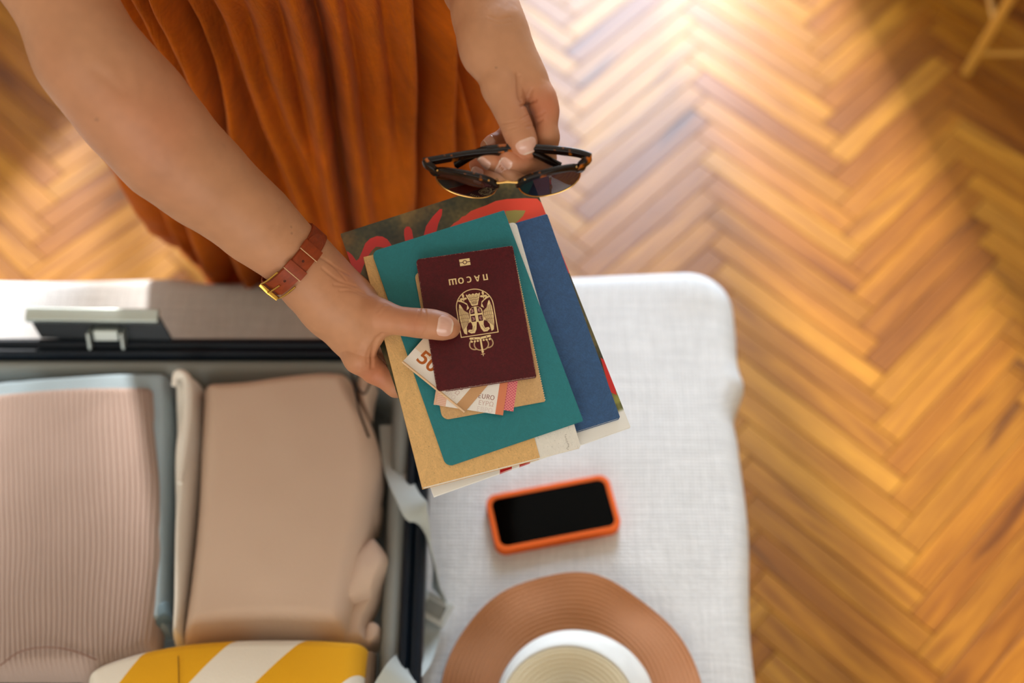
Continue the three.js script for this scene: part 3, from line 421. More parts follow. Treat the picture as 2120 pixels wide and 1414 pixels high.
{ // magazine
  const P = place([[703, 483], [1101, 358], [1301, 884], [900, 1029]], -0.0281);
  const tex = canvasTex(1024, 1400, (g, w, h) => {
    const im = g.createImageData(w, h);
    for (let y = 0; y < h; y++) for (let x = 0; x < w; x++) {
      const u = x / w, v = y / h, n = fbm(u * 9, v * 12, 1, 4) + 0.5 * noise3(u * 70, v * 95, 4) * 0.5, k = 0.5 + 0.8 * n; let c = [lerp(38, 108, k), lerp(42, 96, k), lerp(26, 52, k)];
      const warm = sstep(0.1, 0.5, noise3(u * 6 + 3, v * 8, 8)); c = [c[0] + 30 * warm, c[1] + 12 * warm, c[2]];
      const e = 0.915 + 0.02 * fbm(u * 14, v * 2, 6, 3), g2 = sstep(0.84, 0.90, v), wh = sstep(e + 0.012, e + 0.03, v), tr = sstep(e - 0.012, e, v);
      const grass = [150 + 25 * n, 148 + 22 * n, 70]; for (let i = 0; i < 3; i++) { c[i] = lerp(c[i], grass[i], g2); c[i] = lerp(c[i], [74, 78, 48][i], tr * (0.6 + 0.4 * noise3(u * 60, v * 40, 2))); c[i] = lerp(c[i], [236, 234, 228][i], wh); }
      const o = (y * w + x) * 4; im.data[o] = c[0]; im.data[o + 1] = c[1]; im.data[o + 2] = c[2]; im.data[o + 3] = 255;
    }
    g.putImageData(im, 0, 0);
    const poly = (pts, col) => { g.fillStyle = col; g.beginPath(); pts.forEach(([a, b], i) => { const [u, v] = P.loc(a, b); i ? g.lineTo(u * w, v * h) : g.moveTo(u * w, v * h); }); g.closePath(); g.fill(); };
    const z3 = (l) => l.map(([a, b]) => [690 + a / 5.89, 380 + b / 5.89]), red = '#d8231f';
    poly(z3([[60, 800], [185, 832], [230, 870], [280, 940], [310, 920], [350, 830], [390, 730], [450, 670], [530, 640], [600, 645], [660, 680], [710, 750], [690, 840], [640, 790], [580, 775], [520, 770], [470, 820], [430, 880], [390, 950], [350, 1050], [310, 1160], [280, 1130], [230, 1050], [180, 930]]), red);
    poly(z3([[865, 560], [890, 525], [930, 525], [960, 570], [985, 720], [880, 740], [862, 620]]), red);
    poly([[876, 492], [882, 468], [896, 448], [910.6, 432.7], [915.7, 432.7], [914.8, 445.5], [907.8, 462], [902, 486]], red);
    poly([[930, 472], [939.6, 462], [950, 456], [956, 449], [964, 446], [974.6, 437], [990, 431], [1007, 425], [1026, 416], [1049, 412], [1087, 410], [1112, 411], [1126, 425], [1136, 455], [1100, 468], [1070, 480], [1000, 490]], '#ee4a33');
    poly([[1046, 437], [1066, 435], [1088, 436], [1083, 447], [1072, 458], [1060, 468], [1050, 455]], '#a59a52');
    poly([[1160, 520], [1178, 535], [1182, 566], [1170, 566]], red); poly([[1243, 740], [1262, 752], [1277, 818], [1264, 812]], red);
    poly([[1035, 969], [1059, 963], [1060, 970], [1035, 979.5]], '#b8141c'); poly([[1075, 960], [1096, 953], [1098, 957], [1076, 965.5]], '#b8141c');
  }, { clamp: true });
  book('magazine', 'large magazine with red lettering on a dark green photo cover, lowest in the stack', 'magazine', P, 0.005, phys({ map: tex, roughness: 0.38, clearcoat: 0.2, clearcoatRoughness: 0.35 }), { ct: 0.0002, pages: std({ color: 0xf0ede6, roughness: 0.7 }) });
}
{ // blue book
  const P = place([[824, 531.5], [1131, 444], [1286, 863], [979, 962]], -0.0217);
  const blue = std({ color: 0xffffff, map: rep(paperTex(0.20, 0.33, 0.49, 0.07), 2, 3), roughness: 0.8, bumpMap: rep(fibre, 3, 4), bumpScale: 0.0003 });
  book('blue_notebook', 'dark blue cloth notebook showing along the right side of the stack', 'notebook', P, 0.006, blue, { r: 0.0012, ct: 0.0009, pages: std({ color: 0xe8e4da, roughness: 0.9 }) });
}
{ // white book in a kraft sleeve
  const P = place([[751, 531], [1068, 462], [1202.5, 922], [879, 1011]], -0.0136);
  const white = std({ map: rep(paperTex(0.90, 0.885, 0.85, 0.015, 0.1), 2, 2), roughness: 0.7 });
  const q = book('sleeved_book', 'white book wrapped in a tan kraft paper sleeve under the teal notebook', 'book', P, 0.0072, white, { r: [0.001, 0.004, 0.001, 0.001], ct: 0.0005 });
  const sw = P.w * 0.742, x0 = -P.w / 2 - 0.0006, kraft = std({ map: rep(paperTex(0.86, 0.69, 0.45, 0.045, 0.18), 2, 3), roughness: 0.75, bumpMap: rep(fibre, 3, 4), bumpScale: 0.00015 });
  const top = slab(sw, P.h + 0.0008, 0.0005, 0.0004, 0.00015).translate(x0 + sw / 2, 0, 0.0006), bot = slab(sw, P.h + 0.0008, 0.0005, 0.0004, 0.00015).translate(x0 + sw / 2, 0, -0.0074), side = new THREE.BoxGeometry(0.0005, P.h + 0.0008, 0.0078).translate(x0 + 0.0001, 0, -0.0035);
  side.toNonIndexed && (side.uvDone = 1); part('sleeve', mergeGeometries([top, bot, side.toNonIndexed()]), kraft, q, 'tan kraft paper sleeve');
  const [mu, mv] = P.loc(1172, 915), marks = []; const R = rng(5); for (let i = 0; i < 9; i++) marks.push(new THREE.BoxGeometry(0.0012 + R() * 0.0015, 0.0003, 0.0001).rotateZ(R() * 3).translate((mu - 0.5) * P.w + (R() - 0.5) * 0.002 + i * 0.0002, (0.5 - mv) * P.h + (i - 4) * 0.0016, 0.0001));
  part('handwriting', mergeGeometries(marks), std({ color: 0x9a958c, roughness: 0.8 }), q);
}
{ // teal notebook
  const P = place([[771, 520], [1042, 436], [1209, 869], [922.5, 967]], -0.0087);
  const teal = phys({ map: rep(paperTex(0.165, 0.475, 0.50, 0.03), 2, 3), roughness: 0.62, specularIntensity: 0.6, bumpMap: rep(fibre, 3, 4), bumpScale: 0.00012 });
  book('teal_notebook', 'teal soft cover notebook with rounded corners under the passport', 'notebook', P, 0.0038, teal, { r: [0.0055, 0.0004, 0.0004, 0.0065], ct: 0.0004 });
}
{ // small kraft notebook with a torn perforated edge
  const P = place([[855, 563], [1062, 532], [1131, 827], [919, 871]], -0.0056);
  const kraft = std({ map: rep(paperTex(0.80, 0.64, 0.44, 0.04, 0.15), 2, 2), roughness: 0.8, bumpMap: rep(fibre, 2, 3), bumpScale: 0.00015 });
  const q = book('kraft_notebook', 'small tan kraft notebook between the passport and teal notebook', 'notebook', P, 0.0028, kraft, { r: [0.0055, 0.0004, 0.0004, 0.0065], ct: 0.0003 });
  const bits = []; for (let i = 0; i < 62; i++) bits.push(new THREE.SphereGeometry(0.00075, 6, 5).scale(1, 0.8, 0.5).translate(P.w / 2, -P.h / 2 + (i + 0.5) * P.h / 62, -0.0003)); part('perforated_edge', mergeGeometries(bits), std({ color: 0xd8bd92, roughness: 0.9 }), q);
}
{ // two folded banknotes
  const note = (name, label, corners, lift, draw, back) => {
    const P = place(corners, lift), tex = canvasTex(512, Math.round(512 * P.h / P.w), draw, { clamp: true }), q = thing(name, label, 'banknote', P.pos, P.quat), m = std({ map: tex, roughness: 0.75, bumpMap: rep(fibre, 2, 2), bumpScale: 0.00008 });
    const curl = (g) => { const p = g.attributes.position; for (let i = 0; i < p.count; i++) { const u = p.getX(i) / P.w + 0.5; p.setZ(i, p.getZ(i) + 0.0016 * Math.max(0, 0.22 - u) ** 2 / 0.048 * 1.2); } g.computeVertexNormals(); return g; };
    const face = new THREE.PlaneGeometry(P.w, P.h, 40, 4); part('front_half', curl(face), m, q);
    part('folded_half', curl(new THREE.PlaneGeometry(P.w + (back.dx ?? 0), P.h + (back.dy ?? 0), 40, 4).rotateX(Math.PI).translate((back.dx ?? 0) / 2 + (back.ox ?? 0), (back.oy ?? 0), -0.0006)), std({ ...(back.map ? { map: back.map } : {}), color: back.color ?? 0xffffff, roughness: 0.75, side: THREE.DoubleSide }), q);
    part('fold', sweep([V(-P.w / 2 + 0.0002, -P.h / 2, 0.0011), V(-P.w / 2 + 0.0002, P.h / 2, 0.0011)], circle(0.0011, 10), V(0, 0, 1)), std({ color: back.fold, roughness: 0.75 }), q);
  };
  const hatch = (c1, c2) => canvasTex(256, 256, (g, w, h) => { g.fillStyle = c1; g.fillRect(0, 0, w, h); g.fillStyle = c2; for (let y = 0; y < 48; y++) for (let x = 0; x < 48; x++) if ((x + y) % 2) g.fillRect(x * w / 48, y * h / 48, w / 60, h / 60); });
  const words = (g, x, y, s) => { g.textAlign = 'right'; g.font = `${s}px sans-serif`; g.fillStyle = '#7a3b30'; g.fillText('EURO', x, y); g.fillStyle = '#c9aaa2'; g.fillText('ΕΥΡΩ', x, y + s * 1.02); g.fillStyle = '#dccdc8'; g.fillText('ЕВРО', x, y + s * 2.02); };
  // ten: almost level, under the fifty
  note('ten_euro_note', 'folded orange and white ten euro note nearest the passport corner', [[919, 700], [1060, 720], [1043.5, 861], [903, 838]], -0.0047, (g, w, h) => { g.fillStyle = '#ece6df'; g.fillRect(0, 0, w, h); g.fillStyle = '#d9825c'; g.fillRect(w * 0.885, 0, w * 0.115, h); g.fillStyle = '#e6c3ae'; g.fillRect(0, 0, w * 0.16, h); for (let i = 0; i < 40; i++) for (let j = 0; j < 8; j++) { g.fillStyle = '#cf8468'; g.fillRect(w * 0.004 + j * w * 0.02, i * h / 40, w * 0.011, h / 90); } words(g, w * 0.845, h * 0.80, 49); }, { map: hatch('#e58d86', '#c9486a'), dx: 0.0085, oy: 0.005, fold: 0xe0b498 });
  note('fifty_euro_note', 'folded fifty euro note fanned out left of the passport', [[838, 745], [905, 668], [1024, 781], [957, 859]], -0.0043, (g, w, h) => {
    const im = g.createLinearGradient(0, 0, 0, h); g.fillStyle = '#eae2d8'; g.fillRect(0, 0, w, h);
    // here x runs across the note (away from the fold edge side), drawn turned by a quarter
    g.fillStyle = '#dcc3a3'; g.fillRect(0, 0, w, h * 0); 
    g.save(); g.translate(0, 0); g.rotate(Math.PI / 2); g.scale(1, -1); g.restore();
    g.save(); g.translate(w / 2, h / 2); g.rotate(Math.PI / 2); const L = h, B = w; // now x: along the note (0 fold .. L end), y: across, down is towards the lower left edge
    g.translate(-L / 2, -B / 2); g.fillStyle = '#c99a6c'; g.fillRect(L * 0.86, 0, L * 0.14, B); g.fillStyle = '#e4cdb4'; g.fillRect(0, 0, L * 0.42, B * 0.62); g.fillStyle = '#d8bb9c'; for (let i = 0; i < 60; i++) for (let j = 0; j < 30; j++) g.fillRect(L * 0.007 * i, B * 0.02 * j, 1.6, 1.6);
    g.textAlign = 'left'; g.fillStyle = '#b05a17'; g.font = `bold ${B * 0.40}px sans-serif`; g.fillText('50', L * 0.10, B * 0.80); words(g, L * 0.80, B * 0.70, B * 0.125); g.restore();
  }, { color: 0xe2c6a8, fold: 0xd9b48c });
}
{ // passport
  const P = place([[861, 537], [1062, 508], [1110, 780], [905, 811]], 0);
  const gold = '#e6cc94';
  const emblem = (g, w, h) => {
    g.strokeStyle = g.fillStyle = gold; g.lineJoin = g.lineCap = 'round';
    // chip mark
    const cx = 0.487 * w, cy = 0.075 * h; g.fillRect(cx - 38, cy - 26, 76, 52); g.strokeStyle = '#47121a'; g.lineWidth = 5; g.beginPath(); g.arc(cx, cy, 13, 0, 7); g.moveTo(cx - 38, cy); g.lineTo(cx - 13, cy); g.moveTo(cx + 13, cy); g.lineTo(cx + 38, cy); g.stroke();
    // word, upside down
    g.save(); g.translate(0.50 * w, 0.187 * h); g.rotate(Math.PI); g.font = 'bold 64px sans-serif'; g.textAlign = 'center'; g.textBaseline = 'alphabetic'; const word = 'ПАСОШ'; let x = -118; for (const ch of word) { g.fillText(ch, x, 0); x += 59; } g.restore();
    // emblem: unit square mapped to the arched frame
    const X = (u) => (0.325 + 0.375 * u) * w, Y = (v) => (0.287 + 0.345 * v) * h, S = 0.375 * w;
    const poly = (pts, fill = gold) => { g.fillStyle = fill; g.beginPath(); pts.forEach(([a, b], i) => i ? g.lineTo(X(a), Y(b)) : g.moveTo(X(a), Y(b))); g.closePath(); g.fill(); };
    const line = (pts, lw, col = gold) => { g.strokeStyle = col; g.lineWidth = lw; g.beginPath(); pts.forEach(([a, b], i) => i ? g.lineTo(X(a), Y(b)) : g.moveTo(X(a), Y(b))); g.stroke(); };
    const arch = []; for (let i = 0; i <= 30; i++) { const a = Math.PI - i / 30 * Math.PI; arch.push([0.5 + 0.5 * Math.cos(a), 0.39 - 0.39 * Math.sin(a)]); } line([[0, 1], ...arch, [1, 1], [0, 1]], 7);
    const bg = '#47121a';
    for (const m of [1, -1]) { const f = (pts) => pts.map(([a, b]) => [0.5 + m * a, b]);
      poly(f([[0.20, 0.50], [0.30, 0.44], [0.38, 0.30], [0.41, 0.28], [0.45, 0.42], [0.46, 0.60], [0.44, 0.78], [0.40, 0.93], [0.33, 0.96], [0.32, 0.90], [0.31, 0.80], [0.25, 0.72], [0.18, 0.70]])); // wing
      for (let i = 0; i < 9; i++) line(f([[0.22 + 0.026 * i, 0.44 - 0.012 * i + (i > 5 ? 0.02 : 0)], [0.20 + 0.026 * i, 0.60], [0.25 + 0.020 * i, 0.72 + 0.016 * i]]), 1.8, bg);
      for (const k of [0.52, 0.60, 0.68]) line(f([[0.19, k + 0.02], [0.32, k], [0.45, k + 0.01]]), 1.5, bg);
      poly(f([[0.02, 0.72], [0.17, 0.70], [0.15, 0.80], [0.17, 0.87], [0.27, 0.86], [0.30, 0.90], [0.22, 0.95], [0.12, 0.95], [0.06, 0.87]])); line(f([[0.10, 0.80], [0.16, 0.90], [0.24, 0.90]]), 2, bg); // head and neck
      poly(f([[0.16, 0.40], [0.24, 0.44], [0.20, 0.33], [0.27, 0.28], [0.36, 0.24], [0.44, 0.22], [0.40, 0.19], [0.36, 0.20], [0.38, 0.15], [0.33, 0.20], [0.29, 0.24], [0.20, 0.29]])); // leg and claw
      const fx = 0.27, fy = 0.17; for (const [dx, dy] of [[0, -0.055], [-0.05, 0.01], [0.05, 0.01]]) { g.fillStyle = gold; g.beginPath(); g.ellipse(X(0.5 + m * (fx + dx)), Y(fy + dy), dx ? 11 : 8, dx ? 8 : 15, 0, 0, 7); g.fill(); } line(f([[fx, fy - 0.04], [fx, fy + 0.06]]), 6); line(f([[fx - 0.03, fy + 0.03], [fx + 0.03, fy + 0.03]]), 4); }
    const tail = [[0.42, 0.36], [0.31, 0.12]]; for (let i = 0; i <= 8; i++) tail.push([0.31 + i * 0.0475, 0.09 + (i % 2 ? 0.025 : 0)]); tail.push([0.69, 0.12], [0.58, 0.36]); poly(tail); for (let i = 1; i < 8; i++) line([[0.44 + i * 0.015, 0.33], [0.31 + i * 0.0475, 0.12]], 2, bg); for (const k of [0.17, 0.22, 0.28]) line([[0.36, k], [0.43, k + 0.02], [0.50, k], [0.57, k + 0.02], [0.64, k]], 1.6, bg);
    // shield with a cross and four firesteels
    g.fillStyle = gold; g.beginPath(); g.moveTo(X(0.32), Y(0.72)); g.lineTo(X(0.32), Y(0.50)); g.bezierCurveTo(X(0.32), Y(0.34), X(0.68), Y(0.34), X(0.68), Y(0.50)); g.lineTo(X(0.68), Y(0.72)); g.fill();
    for (const [a, b, r] of [[0.345, 0.40, 1], [0.54, 0.40, 2], [0.345, 0.575, 0], [0.54, 0.575, 0]]) { poly(r === 1 ? [[a + 0.115, b - 0.01], [a + 0.115, b + 0.135], [a, b + 0.135], [a + 0.01, b + 0.06], [a + 0.05, b + 0.01]] : r === 2 ? [[a, b - 0.01], [a, b + 0.135], [a + 0.115, b + 0.135], [a + 0.105, b + 0.06], [a + 0.065, b + 0.01]] : [[a, b], [a + 0.115, b], [a + 0.115, b + 0.13], [a, b + 0.13]], bg); const m = a < 0.5 ? 1 : -1, ccx = X(a + 0.058), ccy = Y(b + 0.068); g.strokeStyle = '#d6a39a'; g.lineWidth = 4; g.beginPath(); g.moveTo(ccx - m * 8, ccy - 11); g.lineTo(ccx + m * 6, ccy - 9); g.lineTo(ccx + m * 6, ccy + 9); g.lineTo(ccx - m * 8, ccy + 11); g.moveTo(ccx + m * 6, ccy); g.lineTo(ccx - m * 5, ccy); g.stroke(); }
    // crown below (it is upside down)
    line([[0.24, 1.055], [0.5, 1.075], [0.76, 1.055]], 17); for (const k of [0.33, 0.5, 0.67]) { g.fillStyle = bg; g.beginPath(); g.arc(X(k), Y(k === 0.5 ? 1.072 : 1.064), 3.6, 0, 7); g.fill(); }
    const arcs = [[0.24, 1.10, 0.13, 1.20, 0.20, 1.31, 0.34, 1.30], [0.36, 1.12, 0.25, 1.20, 0.33, 1.34, 0.49, 1.33]]; for (const m of [0, 1]) for (const q of arcs) { const f = (a) => X(m ? 1 - a : a); g.strokeStyle = gold; g.lineWidth = 8; g.beginPath(); g.moveTo(f(q[0]), Y(q[1])); g.bezierCurveTo(f(q[2]), Y(q[3]), f(q[4]), Y(q[5]), f(q[6]), Y(q[7])); g.stroke(); g.strokeStyle = bg; g.lineWidth = 2; g.stroke(); }
    line([[0.5, 1.09], [0.5, 1.36]], 13); for (let i = 0; i < 7; i++) { g.fillStyle = gold; g.beginPath(); g.arc(X(0.26 + i * 0.08), Y(1.125), 8, 0, 7); g.fill(); }
    g.fillStyle = gold; g.beginPath(); g.arc(X(0.5), Y(1.37), 9, 0, 7); g.fill(); line([[0.5, 1.37], [0.5, 1.46]], 5); line([[0.455, 1.42], [0.545, 1.42]], 5);
  };
  const tex = canvasTex(704, 1000, (g, w, h) => { const im = g.createImageData(w, h); for (let y = 0; y < h; y++) for (let x = 0; x < w; x++) { const n = 1 + 0.10 * noise3(x / 3, y / 3, 1) + 0.08 * noise3(x / 11, y / 11, 5) + 0.08 * fbm(x / 160, y / 160, 9, 3), ed = Math.min(x, w - x, y, h - y), wear = ed < 7 && noise3(x / 4, y / 4, 11) > 0.42 - (7 - ed) * 0.03 ? 1 : 0, o = (y * w + x) * 4; im.data[o] = lerp(76 * n, 168, wear * 0.6); im.data[o + 1] = lerp(13 * n, 140, wear * 0.6); im.data[o + 2] = lerp(19 * n, 120, wear * 0.6); im.data[o + 3] = 255; } g.putImageData(im, 0, 0); emblem(g, w, h); }, { clamp: true });
  const met = canvasTex(704, 1000, (g, w, h) => { g.fillStyle = '#000'; g.fillRect(0, 0, w, h); }, { linear: true, clamp: true });
  const bumpT = dataTex(256, 256, (u, v) => 0.5 + 0.3 * pn(u, v, 45, 45, 1) + 0.2 * pn(u, v, 90, 90, 3));
  const cover = phys({ map: tex, roughness: 0.5, specularIntensity: 0.5, bumpMap: rep(bumpT, 2, 3), bumpScale: 0.0002, clearcoat: 0.08, clearcoatRoughness: 0.5 });
  const q = book('passport', 'dark burgundy passport with gold crest held on top of the stack', 'passport', P, 0.0042, cover, { r: [0.0035, 0.0015, 0.0008, 0.0035], ct: 0.0006, pages: std({ color: 0xd8c8b8, roughness: 0.85 }), back: std({ color: 0x5a171c, roughness: 0.5 }) });
}

// ------------------------------------------------------------------ the woman: one skin surface meshed from a smooth distance field
const smin = (a, b, k) => { const h = Math.max(k - Math.abs(a - b), 0) / k; return Math.min(a, b) - h * h * k * 0.25; };
function cap(a, b, r1, r2, flat) { // tapered capsule; flat: [axis, factor] squeezes along a direction
  const ab = b.clone().sub(a), l2 = ab.lengthSq();
  return (x, y, z) => { const px = x - a.x, py = y - a.y, pz = z - a.z; const t = clamp((px * ab.x + py * ab.y + pz * ab.z) / l2, 0, 1); let dx = px - ab.x * t, dy = py - ab.y * t, dz = pz - ab.z * t;
    if (flat) { const q = (dx * flat[0].x + dy * flat[0].y + dz * flat[0].z) * (flat[1] - 1); dx += flat[0].x * q; dy += flat[0].y * q; dz += flat[0].z * q; }
    return (Math.sqrt(dx * dx + dy * dy + dz * dz) - (r1 + (r2 - r1) * t)) / (flat ? Math.max(1, flat[1]) : 1); };
}
const chain = (pts, k = 0.004) => { const c = []; for (let i = 0; i < pts.length - 1; i++) c.push(cap(pts[i][0], pts[i + 1][0], pts[i][1], pts[i + 1][1])); return (x, y, z) => { let d = c[0](x, y, z); for (let i = 1; i < c.length; i++) d = smin(d, c[i](x, y, z), k); return d; }; };
const blend = (list, k) => (x, y, z) => { let d = list[0](x, y, z); for (let i = 1; i < list.length; i++) d = smin(d, list[i](x, y, z), k); return d; };
function gradient(f, p, e = 0.0006) { return V(f(p.x + e, p.y, p.z) - f(p.x - e, p.y, p.z), f(p.x, p.y + e, p.z) - f(p.x, p.y - e, p.z), f(p.x, p.y, p.z + e) - f(p.x, p.y, p.z - e)).normalize(); }
// surface nets, evaluated only in blocks near the surface
function netMesh(f, lo, hi, h, color, bump) {
  const B = 8, nx = Math.ceil((hi.x - lo.x) / h / B) * B, ny = Math.ceil((hi.y - lo.y) / h / B) * B, nz = Math.ceil((hi.z - lo.z) / h / B) * B, sx = nx + 1, sy = ny + 1, F = new Float32Array(sx * sy * (nz + 1)).fill(1e3), id = (i, j, k) => (k * sy + j) * sx + i, blocks = [], R = B * h * 0.5 * 1.7321 * 1.15 + h;
  for (let k = 0; k < nz; k += B) for (let j = 0; j < ny; j += B) for (let i = 0; i < nx; i += B) {
    if (Math.abs(f(lo.x + (i + B / 2) * h, lo.y + (j + B / 2) * h, lo.z + (k + B / 2) * h)) > R) continue;
    blocks.push([i, j, k]);
    for (let c = 0; c <= B; c++) for (let b = 0; b <= B; b++) for (let a = 0; a <= B; a++) { const q = id(i + a, j + b, k + c); if (F[q] === 1e3) F[q] = f(lo.x + (i + a) * h, lo.y + (j + b) * h, lo.z + (k + c) * h); }
  }
  const vid = new Map(), pos = [], idx = [];
  const cell = (i, j, k) => { const key = id(i, j, k); if (vid.has(key)) return vid.get(key); let n = 0, x = 0, y = 0, z = 0; const c = []; for (let q = 0; q < 8; q++) c.push(F[id(i + (q & 1), j + ((q >> 1) & 1), k + (q >> 2))]);
    for (const [a, b] of EDGES) if ((c[a] < 0) !== (c[b] < 0)) { const t = c[a] / (c[a] - c[b]); x += lerp(a & 1, b & 1, t); y += lerp((a >> 1) & 1, (b >> 1) & 1, t); z += lerp(a >> 2, b >> 2, t); n++; }
    n = n || 1; pos.push(lo.x + (i + x / n) * h, lo.y + (j + y / n) * h, lo.z + (k + z / n) * h); const v = pos.length / 3 - 1; vid.set(key, v); return v; };
  const quad = (a, b, c, d, flip) => flip ? idx.push(a, c, b, a, d, c) : idx.push(a, b, c, a, c, d);
  for (const [bi, bj, bk] of blocks) for (let k = bk; k < bk + B; k++) for (let j = bj; j < bj + B; j++) for (let i = bi; i < bi + B; i++) {
    const a = F[id(i, j, k)] < 0;
    if (j > 0 && k > 0 && a !== F[id(i + 1, j, k)] < 0) quad(cell(i, j - 1, k - 1), cell(i, j, k - 1), cell(i, j, k), cell(i, j - 1, k), !a);
    if (i > 0 && k > 0 && a !== F[id(i, j + 1, k)] < 0) quad(cell(i - 1, j, k - 1), cell(i - 1, j, k), cell(i, j, k), cell(i, j, k - 1), !a);
    if (i > 0 && j > 0 && a !== F[id(i, j, k + 1)] < 0) quad(cell(i - 1, j - 1, k), cell(i, j - 1, k), cell(i, j, k), cell(i - 1, j, k), !a);
  }
  const n = pos.length / 3, nor = new Float32Array(n * 3), col = new Float32Array(n * 3), p = V(0, 0, 0), e = Math.min(h * 0.6, 0.002);
  for (let v = 0; v < n; v++) { p.set(pos[v * 3], pos[v * 3 + 1], pos[v * 3 + 2]); const d = f(p.x, p.y, p.z), g = gradient(f, p, e); if (Math.abs(d) < h) p.addScaledVector(g, -d); pos[v * 3] = p.x; pos[v * 3 + 1] = p.y; pos[v * 3 + 2] = p.z; if (bump) { const s = bump; g.x += s * noise3(p.x * 700, p.y * 700, p.z * 700); g.y += s * noise3(p.x * 700 + 40, p.y * 700, p.z * 700); g.z += s * noise3(p.x * 700, p.y * 700 + 80, p.z * 700); g.normalize(); } nor.set([g.x, g.y, g.z], v * 3); col.set(color(p, g), v * 3); }
  const out = new THREE.BufferGeometry(); out.setAttribute('position', new THREE.Float32BufferAttribute(pos, 3)); out.setAttribute('normal', new THREE.BufferAttribute(nor, 3)); out.setAttribute('color', new THREE.BufferAttribute(col, 3)); out.setIndex(idx);
  // the winding must agree with the normals
  let agree = 0; const A = V(0, 0, 0), Bv = V(0, 0, 0), C = V(0, 0, 0); for (let q = 0; q + 2 < idx.length; q += 999) { const q0 = q - (q % 3); A.fromArray(pos, idx[q0] * 3); Bv.fromArray(pos, idx[q0 + 1] * 3).sub(A); C.fromArray(pos, idx[q0 + 2] * 3).sub(A); agree += Math.sign(Bv.cross(C).dot(V(nor[idx[q0] * 3], nor[idx[q0] * 3 + 1], nor[idx[q0] * 3 + 2]))); }
  if (agree < 0) for (let q = 0; q < idx.length; q += 3) { const t = out.index.array[q + 1]; out.index.array[q + 1] = out.index.array[q + 2]; out.index.array[q + 2] = t; }
  return out;
}
const EDGES = [[0, 1], [2, 3], [4, 5], [6, 7], [0, 2], [1, 3], [4, 6], [5, 7], [0, 4], [1, 5], [2, 6], [3, 7]];
function box3(pts, m) { const b = new THREE.Box3().setFromPoints(pts); return [b.min.subScalar(m), b.max.addScalar(m)]; }

// --- her right arm (left in the picture), holding the stack
const S = (px, py, lift, r) => [onStack(px, py, lift), r], D = (px, py, d, r) => [at(px, py, d), r];
const shoulderR = V(-0.455, 1.315, -1.02), elbowR = at(225, 165, 1.175);
const viewAt = (p) => p.clone().sub(EYE).normalize();
const armR = [[shoulderR, 0.050], [elbowR.clone().lerp(shoulderR, 0.45), 0.0455], D(180, 112, 1.17, 0.0400), D(236, 178, 1.18, 0.0405), D(286, 235, 1.19, 0.0425), D(351, 312, 1.205, 0.0410), D(428, 379, 1.222, 0.0365), D(505, 441, 1.24, 0.0312), D(561, 491, 1.252, 0.0275)];
const axR = at(628, 548, 1.266).sub(at(561, 491, 1.252)).normalize(), sideR = new THREE.Vector3().crossVectors(viewAt(at(600, 520, 1.26)), axR).normalize();
const wristAt = (px, py, d, off) => at(px, py, d).addScaledVector(sideR, off);
const wrR = [cap(wristAt(545, 478, 1.250, 0.006), wristAt(622, 543, 1.265, 0.0075), 0.0225, 0.0195), cap(wristAt(545, 478, 1.250, -0.006), wristAt(622, 543, 1.265, -0.0075), 0.0225, 0.0195), cap(wristAt(622, 543, 1.265, 0.0075), at(672, 570, 1.276), 0.0195, 0.0165), cap(wristAt(622, 543, 1.265, -0.0075), at(676, 628, 1.275), 0.0195, 0.020)];
const palmR = [
  cap(at(650, 600, 1.274), at(722, 690, 1.292), 0.022, 0.0165), // index metacarpal
  cap(at(722, 690, 1.292), onStack(744, 741, -0.024), 0.0165, 0.0128),
  cap(at(660, 575, 1.284), onStack(790, 668, -0.052), 0.0175, 0.015), cap(at(658, 560, 1.284), onStack(800, 645, -0.052), 0.0155, 0.0125), // heel and ulnar side below the books
  cap(at(690, 640, 1.290), onStack(800, 700, -0.052), 0.020, 0.0145),
];
const thenarR = [cap(at(645, 586, 1.266), onStack(728, 627, -0.012), 0.0195, 0.0175), cap(onStack(728, 627, -0.012), onStack(787, 656, 0.0045), 0.0175, 0.0138), cap(onStack(700, 640, -0.016), onStack(752, 690, -0.016), 0.0185, 0.0115), cap(onStack(752, 668, -0.010), onStack(770, 690, -0.008), 0.0125, 0.0085)];
const thumbR = chain([S(787, 656, 0.0045, 0.0138), S(826, 664, 0.0095, 0.0100), S(850, 667.5, 0.0098, 0.0093), S(872, 669.5, 0.0102, 0.0101), S(898, 671.5, 0.0104, 0.0102), S(922, 677, 0.0092, 0.0090), S(934, 679.5, 0.0080, 0.0072)], 0.010);
const fingersR = [
  chain([S(744, 741, -0.024, 0.0128), S(774, 768, -0.038, 0.0105), S(820, 800, -0.0425, 0.0090), S(862, 790, -0.0408, 0.0078), S(890, 780, -0.0402, 0.0070)], 0.006),
  chain([S(790, 712, -0.052, 0.0125), S(850, 770, -0.0425, 0.0090), S(915, 775, -0.0410, 0.0080), S(950, 768, -0.0402, 0.0070)], 0.006),
  chain([S(798, 680, -0.052, 0.012), S(870, 725, -0.0420, 0.0088), S(935, 735, -0.0408, 0.0078), S(965, 732, -0.0400, 0.0068)], 0.006),
  chain([S(800, 650, -0.050, 0.0115), S(865, 675, -0.0410, 0.0078), S(915, 690, -0.0400, 0.0068), S(938, 690, -0.0395, 0.0060)], 0.006),
];
const foreR = chain(armR, 0.020);
const tipAx = onStack(934, 679.5, 0.008).sub(onStack(872, 669.5, 0.0102)).normalize(), ipR = onStack(871, 669.5, 0.0102);
const dorsR = (() => { const v = viewAt(ipR).negate(); return v.addScaledVector(tipAx, -v.dot(tipAx)).normalize(); })();
